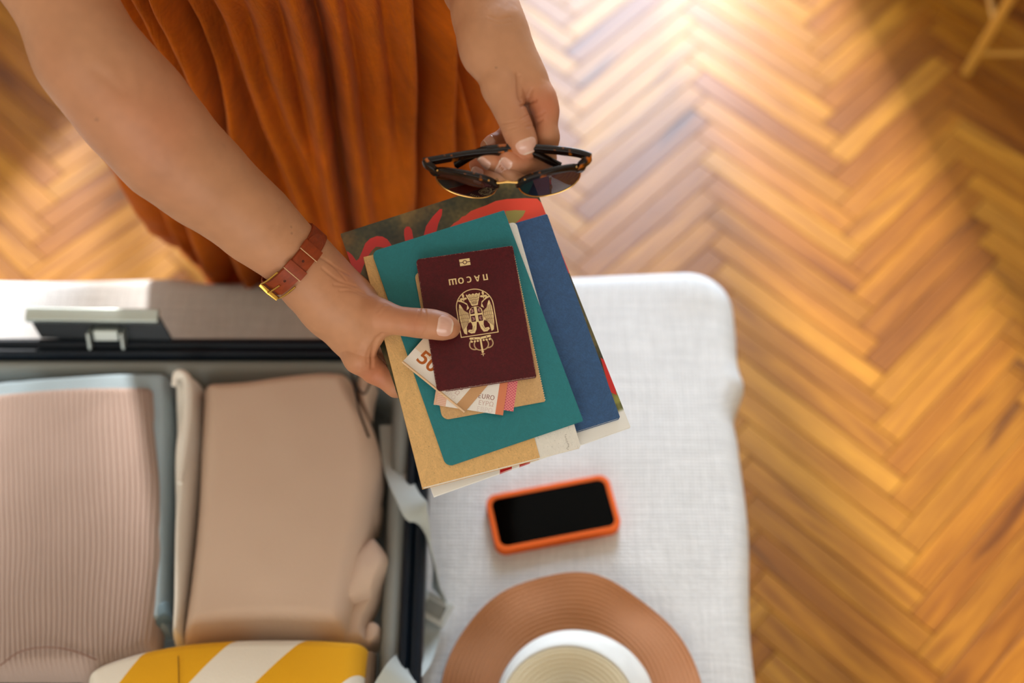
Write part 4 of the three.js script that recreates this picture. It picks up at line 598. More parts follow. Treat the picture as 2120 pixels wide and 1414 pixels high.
function groove(p0, ax, dors, list) { // fine creases across a joint: [offset along the finger, bend, depth, width]
  const side = new THREE.Vector3().crossVectors(ax, dors);
  return (x, y, z) => { const qx = x - p0.x, qy = y - p0.y, qz = z - p0.z, s = qx * ax.x + qy * ax.y + qz * ax.z; if (Math.abs(s) > 0.02) return 0; const u = qx * side.x + qy * side.y + qz * side.z, w = qx * dors.x + qy * dors.y + qz * dors.z; if (w < 0 || Math.abs(u) > 0.014 || w > 0.018) return 0; let o = 0; for (const [a, b, d, wd] of list) { const t = (s - a - b * u * u * 60) / wd; o += d * Math.exp(-t * t); } return o * clamp(w / 0.004, 0, 1); };
}
const creaseR = groove(ipR, tipAx, dorsR, [[-0.0046, 0.25, 0.00050, 0.0007], [0.0042, -0.25, 0.00050, 0.0007], [-0.002, 0, 0.00022, 0.0006], [0.001, 0, 0.00022, 0.0006], [0.007, -0.1, 0.00016, 0.0006]]);
const wrinkleC = onStack(735, 600, -0.01);
function skinFold(x, y, z) { return 0.00022 * noise3(x * 180, y * 180, z * 180); }
function handR(x, y, z) {
  let pm = palmR[0](x, y, z); for (let i = 1; i < palmR.length; i++) pm = smin(pm, palmR[i](x, y, z), 0.018);
  let th = thenarR[0](x, y, z); for (let i = 1; i < thenarR.length; i++) th = smin(th, thenarR[i](x, y, z), 0.016);
  let w = wrR[0](x, y, z); for (let i = 1; i < wrR.length; i++) w = smin(w, wrR[i](x, y, z), 0.014);
  let d = smin(smin(pm, th, 0.020), w, 0.020), out = d;
  out = Math.min(out, smin(d, thumbR(x, y, z), 0.010));
  for (const f of fingersR) out = Math.min(out, smin(pm, f(x, y, z), 0.009));
  return out;
}
function sdfR(x, y, z) { let d = smin(foreR(x, y, z), handR(x, y, z), 0.020); if (Math.abs(d) < 0.006) d += creaseR(x, y, z) + foldsR(x, y, z) - 0.00010 * noise3(x * 260, y * 260, z * 260); return d; }
// soft folds of skin at the thumb's base (grooves fanning out from the wrist)
const foldLines = [[[668, 556], [700, 578], [735, 588]], [[690, 585], [722, 590], [752, 604]], [[676, 540], [700, 556], [722, 566]], [[795, 640], [806, 634], [812, 640]], [[782, 655], [796, 643], [806, 646]], [[660, 530], [690, 548], [716, 577]], [[706, 598], [730, 597], [760, 612]]].map((l) => l.map(([a, b]) => ({ a, b })));
const toPx = (x, y, z) => { const ex = x, ey = y - EYE.y, ez = z, Z = ex * FW.x + ey * FW.y + ez * FW.z, u = ex, v = ey * UP.y + ez * UP.z; return [W / 2 + FOCAL * u / Z, H / 2 - FOCAL * v / Z]; };
// each fold as a string of points on the hand, found once by marching onto the smooth surface
function onSkin(f, px, py, from = 1.0) { const d = ray(px, py), l = d.length(); d.normalize(); const p = EYE.clone().addScaledVector(d, from * l); for (let i = 0; i < 80; i++) { const s = f(p.x, p.y, p.z); if (s < 0.00005) break; p.addScaledVector(d, s * 0.9); } return p; }
const baseR = (x, y, z) => smin(foreR(x, y, z), handR(x, y, z), 0.020);
let foldPts = null;
function foldsR(x, y, z) {
  if (!foldPts) return 0; let o = 0;
  for (const { pts, d, w, lo, hi } of foldPts) { if (x < lo.x || x > hi.x || y < lo.y || y > hi.y || z < lo.z || z > hi.z) continue; let m = 1; for (let i = 0; i < pts.length - 1; i++) { const a = pts[i], b = pts[i + 1], abx = b.x - a.x, aby = b.y - a.y, abz = b.z - a.z, t = clamp(((x - a.x) * abx + (y - a.y) * aby + (z - a.z) * abz) / (abx * abx + aby * aby + abz * abz), 0, 1); m = Math.min(m, Math.hypot(x - a.x - abx * t, y - a.y - aby * t, z - a.z - abz * t)); } o += d * Math.exp(-((m / w) ** 2)); }
  return o;
}
const fp = (f, px, d, w) => { const pts = new THREE.CatmullRomCurve3(px.map((q) => onSkin(f, q[0], q[1]))).getPoints(12), b = new THREE.Box3().setFromPoints(pts).expandByScalar(0.006); return { pts, d, w, lo: b.min, hi: b.max }; };
foldPts = [fp(baseR, [[200, 148], [226, 166], [252, 190]], 0.0010, 0.0050), fp(baseR, [[244, 128], [254, 156], [266, 182]], 0.0008, 0.0050), fp(baseR, [[668, 556], [700, 580], [735, 592]], 0.0007, 0.0014), fp(baseR, [[692, 590], [722, 594], [752, 606]], 0.0006, 0.0013), fp(baseR, [[676, 540], [700, 556], [722, 568]], 0.0006, 0.0013), fp(baseR, [[786, 652], [797, 640], [808, 636]], 0.0005, 0.0012), fp(baseR, [[780, 645], [792, 632], [800, 630]], 0.0004, 0.0011), fp(baseR, [[662, 532], [690, 550], [716, 579]], 0.0005, 0.0013), fp(baseR, [[704, 602], [730, 602], [764, 616]], 0.0005, 0.0012), fp(baseR, [[792, 692], [778, 706], [771, 735], [770, 760]], 0.0016, 0.0022), fp(baseR, [[784, 700], [766, 722], [760, 748]], 0.0006, 0.0016)];

// --- her left arm (right in the picture), holding the sunglasses
const LZ = 1.190;
const shoulderL = V(-0.065, 1.325, -1.05), elbowL = at(975, -170, 1.385);
const armL = [[shoulderL, 0.048], [elbowL, 0.040], [at(982, -95, 1.32), 0.036], D(994, -30, 1.26, 0.0295), D(1001, 12, 1.222, 0.0235)];
const foreL = chain(armL, 0.020);
const wrL = [cap(at(990, 5, 1.222), at(1003, 60, 1.205), 0.0190, 0.0185), cap(at(1015, 5, 1.225), at(1035, 62, 1.208), 0.0190, 0.0190), cap(at(994, 40, 1.212), at(1000, 105, 1.198), 0.0165, 0.0165)];
const palmL = [cap(at(1035, 62, 1.208), D(1122, 205, LZ + 0.004)[0], 0.0190, 0.0108), cap(at(1025, 70, 1.214), at(1110, 196, LZ + 0.020), 0.019, 0.0112), cap(at(1015, 80, 1.222), at(1094, 196, LZ + 0.036), 0.018, 0.0108), cap(at(1008, 90, 1.228), at(1076, 196, LZ + 0.048), 0.017, 0.0100), cap(at(1062, 118, 1.201), at(1092, 158, 1.199), 0.0140, 0.0105)];
const thenarL = [cap(at(1004, 92, 1.199), at(1034, 185, 1.187), 0.0165, 0.0128), cap(at(1018, 120, 1.200), at(1052, 178, 1.192), 0.016, 0.0112), cap(at(1046, 150, 1.195), at(1068, 190, 1.192), 0.0135, 0.0085)];
const thumbL = chain([D(1034, 185, 1.187, 0.0128), D(1052, 222, 1.183, 0.0112), D(1066, 252, 1.180, 0.0101), D(1075, 276, 1.179, 0.0099), D(1084, 300, 1.179, 0.0092), D(1090, 315, 1.181, 0.0071)], 0.010);
const fingersL = [
  [D(1122, 205, LZ + 0.004, 0.0108), D(1130, 230, LZ + 0.002, 0.0100), D(1134, 285, LZ, 0.0088), D(1128, 335, LZ + 0.004, 0.0086), D(1090, 340, LZ - 0.004, 0.0076), D(1061, 330, LZ - 0.009, 0.0074), D(1049, 323, LZ - 0.010, 0.0064)],
  [D(1110, 200, LZ + 0.020, 0.0110), D(1118, 290, LZ + 0.018, 0.0090), D(1112, 345, LZ + 0.020, 0.0086), D(1060, 352, LZ + 0.006, 0.0078), D(1018, 331, LZ - 0.005, 0.0076), D(1001, 320, LZ - 0.007, 0.0066)],
  [D(1094, 198, LZ + 0.036, 0.0105), D(1098, 300, LZ + 0.036, 0.0088), D(1085, 350, LZ + 0.034, 0.0083), D(1035, 356, LZ + 0.026, 0.0076), D(1000, 346, LZ + 0.020, 0.0073), D(987, 341, LZ + 0.019, 0.0063)],
  [D(1076, 198, LZ + 0.048, 0.0098), D(1062, 260, LZ + 0.050, 0.0078), D(1046, 284, LZ + 0.046, 0.0074), D(1022, 296, LZ + 0.040, 0.0066), D(1008, 302, LZ + 0.038, 0.0056)],
].map((c) => ({ c, f: chain(c, 0.006) }));
const ipL = at(1075, 268, 1.179), tipAxL = at(1090, 315, 1.181).sub(at(1066, 252, 1.180)).normalize();
const dorsL = (() => { const v = viewAt(ipL).negate().add(V(0.12, 0, 0)); return v.addScaledVector(tipAxL, -v.dot(tipAxL)).normalize(); })();
const creaseL = groove(ipL, tipAxL, dorsL, [[-0.0062, -0.3, 0.00055, 0.0008], [-0.0016, -0.15, 0.00045, 0.0007], [-0.0040, -0.2, 0.00028, 0.0006], [0.0016, 0, 0.00020, 0.0006], [0.0040, 0, 0.00014, 0.0006]]);
function handLbase(x, y, z) {
  let pm = palmL[0](x, y, z); for (let i = 1; i < palmL.length; i++) pm = smin(pm, palmL[i](x, y, z), 0.014);
  let th = thenarL[0](x, y, z); for (let i = 1; i < thenarL.length; i++) th = smin(th, thenarL[i](x, y, z), 0.012);
  let w = wrL[0](x, y, z); for (let i = 1; i < wrL.length; i++) w = smin(w, wrL[i](x, y, z), 0.014);
  const d = smin(smin(pm, th, 0.010), w, 0.018); let out = Math.min(d, smin(smin(th, w, 0.018), thumbL(x, y, z), 0.009));
  for (const f of fingersL) out = Math.min(out, smin(pm, f.f(x, y, z), 0.008));
  return out;
}
const baseL = (x, y, z) => smin(foreL(x, y, z), handLbase(x, y, z), 0.020);
const foldPtsL = [fp(baseL, [[1073, 158], [1074, 180], [1077, 205]], 0.0020, 0.0022), fp(baseL, [[1079, 219], [1092, 218], [1108, 208]], 0.0016, 0.0015), fp(baseL, [[1078, 205], [1092, 196], [1100, 186]], 0.0006, 0.0014), fp(baseL, [[1092, 262], [1110, 258], [1122, 248]], 0.0009, 0.0015), fp(baseL, [[1100, 240], [1114, 240], [1128, 232]], 0.0005, 0.0013), fp(baseL, [[1012, 34], [1030, 40], [1056, 36]], 0.0004, 0.0013), fp(baseL, [[1014, 44], [1034, 50], [1058, 46]], 0.0003, 0.0012), fp(baseL, [[1040, 180], [1046, 176], [1050, 180]], 0.0003, 0.001)];
function foldsL(x, y, z) { const keep = foldPts; foldPts = foldPtsL; const o = foldsR(x, y, z); foldPts = keep; return o; }
function sdfL(x, y, z) { let d = baseL(x, y, z); if (Math.abs(d) < 0.006) d += creaseL(x, y, z) + foldsL(x, y, z) - 0.00010 * noise3(x * 260, y * 260, z * 260); return d; }

// --- trunk, legs, head
const pelvis = V(-0.262, 0.86, -1.215), chest = V(-0.255, 1.20, -1.105);
const trunk = [cap(V(-0.32, 0.84, -1.225), V(-0.20, 0.84, -1.225), 0.092, 0.092), cap(V(-0.26, 0.95, -1.19), V(-0.256, 1.06, -1.15), 0.078, 0.074), cap(V(-0.31, 1.18, -1.11), V(-0.20, 1.18, -1.11), 0.070, 0.070), cap(V(-0.37, 1.31, -1.05), V(-0.145, 1.315, -1.06), 0.05, 0.05), cap(V(-0.255, 1.31, -1.06), V(-0.255, 1.42, -1.02), 0.058, 0.05), cap(V(-0.37, 1.31, -1.05), shoulderR, 0.05, 0.05), cap(V(-0.145, 1.315, -1.06), shoulderL, 0.05, 0.048)];
const legs = [-1, 1].map((s) => [cap(V(-0.262 + s * 0.085, 0.82, -1.22), V(-0.262 + s * 0.09, 0.47, -1.27), 0.092, 0.055), cap(V(-0.262 + s * 0.09, 0.47, -1.27), V(-0.262 + s * 0.09, 0.30, -1.29), 0.054, 0.054), cap(V(-0.262 + s * 0.09, 0.30, -1.29), V(-0.262 + s * 0.09, 0.08, -1.30), 0.054, 0.034), cap(V(-0.262 + s * 0.09, 0.045, -1.32), V(-0.262 + s * 0.10, 0.030, -1.19), 0.036, 0.030)]).flat();
const HC = V(-0.255, 1.525, -0.985), headQ = new THREE.Quaternion().setFromEuler(new THREE.Euler(rad(38), 0, 0));
const hp = (x, y, z) => V(x, y, z).applyQuaternion(headQ).add(HC);
const head = [cap(hp(0, 0.035, -0.015), hp(0, 0.02, 0.005), 0.082, 0.078), cap(hp(0, -0.02, 0.02), hp(0, -0.085, 0.052), 0.062, 0.026), cap(hp(-0.03, -0.06, 0.02), hp(0.03, -0.06, 0.02), 0.036, 0.036), cap(hp(0, 0.005, 0.082), hp(0, -0.032, 0.103), 0.010, 0.012), cap(hp(-0.018, -0.062, 0.076), hp(0.018, -0.062, 0.076), 0.010, 0.010), cap(hp(-0.05, 0.022, 0.062), hp(0.05, 0.022, 0.062), 0.014, 0.014), cap(hp(-0.080, 0.0, -0.01), hp(-0.082, -0.03, -0.005), 0.013, 0.009), cap(hp(0.080, 0.0, -0.01), hp(0.082, -0.03, -0.005), 0.013, 0.009)];
const trunkF = blend([...trunk, ...legs], 0.05), headF = blend(head, 0.016), neckF = blend([trunk[4]], 0.01);
const bodyF = (x, y, z) => smin(smin(trunkF(x, y, z), headF(x, y, z), 0.03), Math.min(foreR(x, y, z), foreL(x, y, z)), 0.02);

// skin colour: blotches of pigment, redder over joints and finger ends
const redSpots = [[onStack(860, 669, 0.018), 0.012, 0.30], [onStack(925, 678, 0.015), 0.014, 0.30], [onStack(805, 650, 0.015), 0.020, 0.18], [onStack(775, 775, -0.03), 0.022, 0.45], [at(722, 568, 1.27), 0.02, 0.35], [at(1110, 240, 1.18), 0.024, 0.35], [at(1142, 212, 1.185), 0.014, 0.30], [at(1000, 320, 1.19), 0.016, 0.40], [at(1045, 322, 1.18), 0.013, 0.35], [at(980, 340, 1.2), 0.014, 0.40], [at(1088, 322, 1.175), 0.012, 0.35], [at(1030, 285, 1.23), 0.02, 0.3], [at(300, 290, 1.15), 0.05, 0.14], [at(360, 200, 1.15), 0.04, 0.10]];
const moles = [[603, 470], [604, 483], [440, 337], [463, 301], [200, 250], [1027, 140]].map(([a, b]) => onSkin(a < 900 ? baseR : baseL, a, b));
function skinColor(p) {
  const n = 1 + 0.05 * noise3(p.x * 45, p.y * 45, p.z * 45) + 0.05 * noise3(p.x * 160, p.y * 160, p.z * 160) + 0.04 * noise3(p.x * 15, p.y * 15, p.z * 15);
  let red = 0.10 * Math.max(0, noise3(p.x * 22 + 5, p.y * 22, p.z * 22)); for (const [c, r, k] of redSpots) { const d = p.distanceToSquared(c) / (r * r); if (d < 6) red += k * Math.exp(-d); }
  let c = [0.485 * n, 0.232 * n * (1 - red * 0.55), 0.118 * n * (1 - red * 0.62)];
  for (const m of moles) { const d = p.distanceTo(m); if (d < 0.0022) { const k = 0.45 * (1 - sstep(0.0006, 0.0016, d)); c = c.map((v, i) => lerp(v, [0.18, 0.09, 0.05][i], k)); } }
  return c;
}
const skin = phys({ color: 0xffffff, vertexColors: true, roughness: 0.52, specularIntensity: 0.7, sheen: 0.15, sheenRoughness: 0.5, sheenColor: new THREE.Color().setRGB(0.8, 0.5, 0.4) });
const person = thing('person', 'woman in a rust orange dress holding a passport stack and sunglasses', 'person', V(-0.26, 0, -1.24));
{
  const handRBox = box3([onStack(940, 690, 0.02), onStack(970, 780, -0.055), at(560, 500, 1.20), at(600, 420, 1.30), at(640, 560, 1.34), onStack(745, 800, -0.05), onStack(830, 850, -0.055), onStack(960, 815, -0.06), onStack(740, 700, -0.07)], 0.006);
  const armRBox = box3([shoulderR, elbowR, at(100, 60, 1.05), at(640, 560, 1.26), at(260, 380, 1.2), at(400, 160, 1.22)], 0.06);
  const fineR = netMesh(sdfR, ...handRBox, 0.0011, skinColor, 0.035), longR = netMesh((x, y, z) => sdfR(x, y, z) , ...armRBox, 0.0032, skinColor, 0.02);
  const handLBox = box3([at(945, 8, 1.17), at(1085, 8, 1.25), at(1165, 230, 1.17), at(1170, 370, 1.25), at(965, 360, 1.17), at(1100, 200, 1.26)], 0.008);
  const fineL = netMesh(sdfL, ...handLBox, 0.0011, skinColor, 0.035), longL = netMesh((x, y, z) => sdfL(x, y, z), ...box3([shoulderL, elbowL, at(1000, 20, 1.22), at(950, 20, 1.22), at(1060, 20, 1.22)], 0.05), 0.004, skinColor, 0.02);
  const body = netMesh(bodyF, V(-0.62, -0.02, -1.45), V(0.10, 1.68, -0.82), 0.010, skinColor);
  // coarse arm pieces give way to the fine ones where those begin
  const cut = (g, inside) => { const p = g.attributes.position, i = g.index.array, out = []; const q = V(0, 0, 0); for (let k = 0; k < i.length; k += 3) { let n = 0; for (let m = 0; m < 3; m++) if (inside(q.fromBufferAttribute(p, i[k + m]))) n++; if (n < 3) out.push(i[k], i[k + 1], i[k + 2]); } g.setIndex(out); return g; };
  const inBox = ([lo, hi], m) => (q) => q.x > lo.x + m && q.x < hi.x - m && q.y > lo.y + m && q.y < hi.y - m && q.z > lo.z + m && q.z < hi.z - m;
  cut(longR, inBox(handRBox, 0.010)); cut(longL, inBox(handLBox, 0.010)); cut(body, (q) => inBox(armRBox, 0.03)(q) && foreR(q.x, q.y, q.z) < 0.004 && trunkF(q.x, q.y, q.z) > 0.01);
  part('body', local(mergeGeometries([fineR, longR, fineL, longL, body]), person), skin, person);
  // nails: small plates laid on the finger ends
  const nailMat = phys({ color: 0xffffff, vertexColors: true, roughness: 0.28, clearcoat: 0.3, clearcoatRoughness: 0.2 });
  const nail = (f, c, ax, dors, w, l, wrap = 1) => {
    ax = ax.clone().normalize(); dors = dors.clone().addScaledVector(ax, -dors.dot(ax)).normalize(); const side = new THREE.Vector3().crossVectors(ax, dors), n = 16, m = 16;
    const hit = (u, v) => { // u -1..1 across, v 0..1 along
      const t = v < 0.28 ? Math.sqrt(Math.max(0, 1 - ((0.28 - v) / 0.28) ** 2 * 0.72)) : v > 0.70 ? Math.sqrt(Math.max(0, 1 - ((v - 0.70) / 0.30) ** 2 * 0.80)) : 1, a = u * 0.85 * wrap * t, dir = dors.clone().multiplyScalar(Math.cos(a)).addScaledVector(side, Math.sin(a)), o = c.clone().addScaledVector(ax, (v - 0.5) * l).addScaledVector(side, Math.sin(a) * w * 0.15), p = o.clone().addScaledVector(dir, 0.018);
      for (let i = 0; i < 40; i++) { const s = f(p.x, p.y, p.z); if (s < 0.00003) break; p.addScaledVector(dir, -s * 0.9); }
      const lift = 0.00036 * (1 - 0.9 * Math.abs(u) ** 4) + 0.00022 * sstep(0.85, 1, v) * (1 - u * u); return p.addScaledVector(dir, lift * (v < 0.04 ? 0.2 : 1)); };
    const g = grid(n, m, (u, v) => hit(u * 2 - 1, v)), col = []; for (let j = 0; j <= m; j++) for (let i = 0; i <= n; i++) { const v = j / m, tip = sstep(0.86, 0.93, v), lun = 1 - sstep(0.10, 0.22, v + 0.1 * ((i / n - 0.5) * 2) ** 2), k = 0.03 * noise3(i * 0.7, j * 0.2, w * 999); const base = [0.66 + k, 0.37 + k, 0.28 + k], white = [0.74, 0.58, 0.46]; col.push(...base.map((q, r) => lerp(lerp(q, white[r], tip * 0.8), white[r], lun * 0.3))); } g.setAttribute('color', new THREE.Float32BufferAttribute(col, 3));
    const nn = V(0, 0, 0).fromBufferAttribute(g.attributes.normal, 8 * 17 + 8); if (nn.dot(dors) < 0) { const i = g.index.array; for (let k = 0; k < i.length; k += 3) { const t = i[k + 1]; i[k + 1] = i[k + 2]; i[k + 2] = t; } g.computeVertexNormals(); }
    part('fingernail', local(g, person), nailMat, person); };
  const up = UP, cam = (p) => viewAt(p).negate();
  { const c = onStack(920.5, 676.5, 0.0085); nail(sdfR, c, tipAx, cam(c).addScaledVector(STACK_N, 0.2), 0.0115, 0.0140, 0.80); }
  { const c = at(1086.5, 307, 1.180); nail(sdfL, c, tipAxL, cam(c).add(V(0.25, 0.1, 0)), 0.0115, 0.0122, 0.84); }
  const tipNail = (k, w, l, dx, dy, dz, back = 0.30) => { const c = fingersL[k].c, a = c[c.length - 2][0], b = c[c.length - 1][0], ax = b.clone().sub(a), o = a.clone().lerp(b, 1 - back); nail(sdfL, o, ax, cam(o).multiplyScalar(dz).addScaledVector(RT, dx).addScaledVector(up, dy), w, l, 0.95); };
  tipNail(0, 0.0088, 0.0108, -0.45, -0.85, 0.42, 0.34); tipNail(1, 0.0092, 0.0118, -0.50, -0.80, 0.36, 0.40); tipNail(2, 0.0090, 0.0105, -0.1, -0.90, 0.32, 0.35); tipNail(3, 0.0072, 0.0082, -0.35, 0.35, 0.85, 0.3);
  // hair
  const hairF = (x, y, z) => { const a = cap(hp(0, 0.055, -0.03), hp(0, 0.03, -0.02), 0.088, 0.09)(x, y, z), b = cap(hp(0, 0.0, -0.06), hp(0, -0.06, -0.09), 0.07, 0.04)(x, y, z), q = V(x, y, z).sub(HC).applyQuaternion(headQ.clone().invert()); const face = Math.max(0.07 - q.length() * 0, 0) * 0 + (q.z > 0.045 && q.y < 0.075 ? (q.z - 0.045) * 0.9 : 0); return smin(a, b, 0.03) + face + 0.003 * noise3(q.x * 160, q.y * 14, q.z * 90); };
  part('hair', local(netMesh(hairF, HC.clone().subScalar(0.2), HC.clone().addScalar(0.2), 0.006, () => [0.06, 0.035, 0.02]), person), std({ color: 0xffffff, vertexColors: true, roughness: 0.55 }), person, 'brown pinned up hair');
}
// --- dress: gathered cotton, real folds
{
  const rows = [[0.10, -0.266, 0.205, 0.165, -1.165], [0.30, -0.268, 0.208, 0.163, -1.158], [0.44, -0.270, 0.218, 0.162, -1.128], [0.50, -0.271, 0.227, 0.162, -1.106], [0.55, -0.272, 0.236, 0.163, -1.092], [0.62, -0.272, 0.247, 0.162, -1.080], [0.70, -0.272, 0.256, 0.160, -1.070], [0.80, -0.268, 0.250, 0.155, -1.060], [0.90, -0.258, 0.228, 0.140, -1.045], [1.00, -0.250, 0.200, 0.122, -1.026], [1.06, -0.250, 0.190, 0.115, -1.012], [1.14, -0.254, 0.178, 0.118, -0.985], [1.24, -0.255, 0.165, 0.115, -0.975], [1.32, -0.256, 0.140, 0.085, -0.985], [1.37, -0.256, 0.090, 0.070, -1.000]];
  const row = (h) => { let i = 0; while (i < rows.length - 2 && rows[i + 1][0] < h) i++; const a = rows[i], b = rows[i + 1], t = clamp((h - a[0]) / (b[0] - a[0]), 0, 1), s = t * t * (3 - 2 * t) * 0.5 + t * 0.5; return a.map((v, k) => lerp(v, b[k], s)); };
  // fold valleys at the front: x at the waist, x lower down, depth, width, height where it dies out
  const valley = [[-0.362, -0.335, 0.022, 0.0085, 0.72], [-0.338, -0.320, 0.016, 0.008, 0.60], [-0.311, -0.325, 0.024, 0.0075, 0.58], [-0.289, -0.270, 0.015, 0.011, 0.60], [-0.258, -0.232, 0.008, 0.009, 0.66], [-0.226, -0.222, 0.007, 0.008, 0.75], [-0.190, -0.199, 0.024, 0.008, 0.40], [-0.160, -0.166, 0.007, 0.010, 0.72], [-0.124, -0.130, 0.006, 0.009, 0.55], [-0.091, -0.112, 0.030, 0.0090, 0.40], [-0.066, -0.070, 0.016, 0.007, 0.62], [-0.054, -0.040, 0.022, 0.007, 0.60], [-0.410, -0.420, 0.016, 0.012, 0.35], [-0.455, -0.450, 0.016, 0.012, 0.35], [-0.385, -0.372, 0.014, 0.010, 0.40]];
  const N = 900, M = 190, h0 = 0.10, h1 = 1.37;
  const f = (u, v) => {
    const h = lerp(h0, h1, v), [, cx, a, b, fz] = row(h), th = u * Math.PI * 2, sx = Math.sin(th), cz = Math.cos(th), e = 0.88, px = Math.sign(sx) * Math.abs(sx) ** e, pz = Math.sign(cz) * Math.abs(cz) ** e;
    let x = cx + px * a, z = fz - b + pz * b; const front = sstep(-0.15, 0.35, cz);
    let d = 0; const wob = 0.004 * noise3(h * 7, x * 9, 3);
    for (const [xa, xb, dep, wd, dies] of valley) { const xc = lerp(xb, xa, sstep(0.62, 1.02, h)) + wob, q = (x - xc) / wd; if (Math.abs(q) > 5) continue; const amp = 2.1 * dep * (0.35 + 0.65 * sstep(dies - 0.12, dies + 0.2, h)) * (1 - 0.95 * sstep(1.06, 1.26, h)); d -= amp * (Math.exp(-q * q * 1.6) - 0.30 * Math.exp(-((Math.abs(q) - 2.3) ** 2) * 0.8)); }
    d *= front;
    d += (1 - front) * 0.012 * Math.sin(th * 26 + 2 * Math.sin(h * 5)) * sstep(1.2, 1.0, h);
    d += 0.0022 * fbm(x * 60, h * 5, z * 40, 3) + 0.0035 * fbm(x * 22, h * 3.5, z * 14, 2);
    const nx = px * b, nz = pz * a, l = Math.hypot(nx, nz) || 1; x += nx / l * d; z += nz / l * d;
    return V(x, h, z);
  };
  const crepe = dataTex(512, 512, (u, v) => 0.5 + 0.30 * pn(u, v, 70, 9, 2) + 0.20 * pn(u, v, 130, 22, 5) + 0.12 * pn(u, v, 150, 150, 7));
  const dm = dataTex(256, 256, (u, v) => { const k = 1 + 0.06 * pn(u, v, 40, 6, 3) + 0.04 * pn(u, v, 60, 60, 6) + 0.05 * pn(u, v, 5, 3, 9); return [0.75 * k, 0.375 * k, 0.03 * k]; }, { srgb: true });
  const dressMat = phys({ transmission: 0.22, thickness: 0, map: rep(dm, 8, 7), roughness: 0.9, bumpMap: rep(crepe, 10, 6), bumpScale: 0.0010, specularIntensity: 0.25, sheen: 0.12, sheenRoughness: 0.5, sheenColor: new THREE.Color().setRGB(0.8, 0.35, 0.05), side: THREE.DoubleSide });
  const g = grid(N, M, f, (u, v) => [u, v], true); if (g.attributes.normal.getZ(Math.floor(M / 2) * (N + 1)) < 0) { const i = g.index.array; for (let k = 0; k < i.length; k += 3) { const t = i[k + 1]; i[k + 1] = i[k + 2]; i[k + 2] = t; } g.computeVertexNormals(); }
  part('dress', local(g, person), dressMat, person, 'rust orange gathered cotton dress');
}

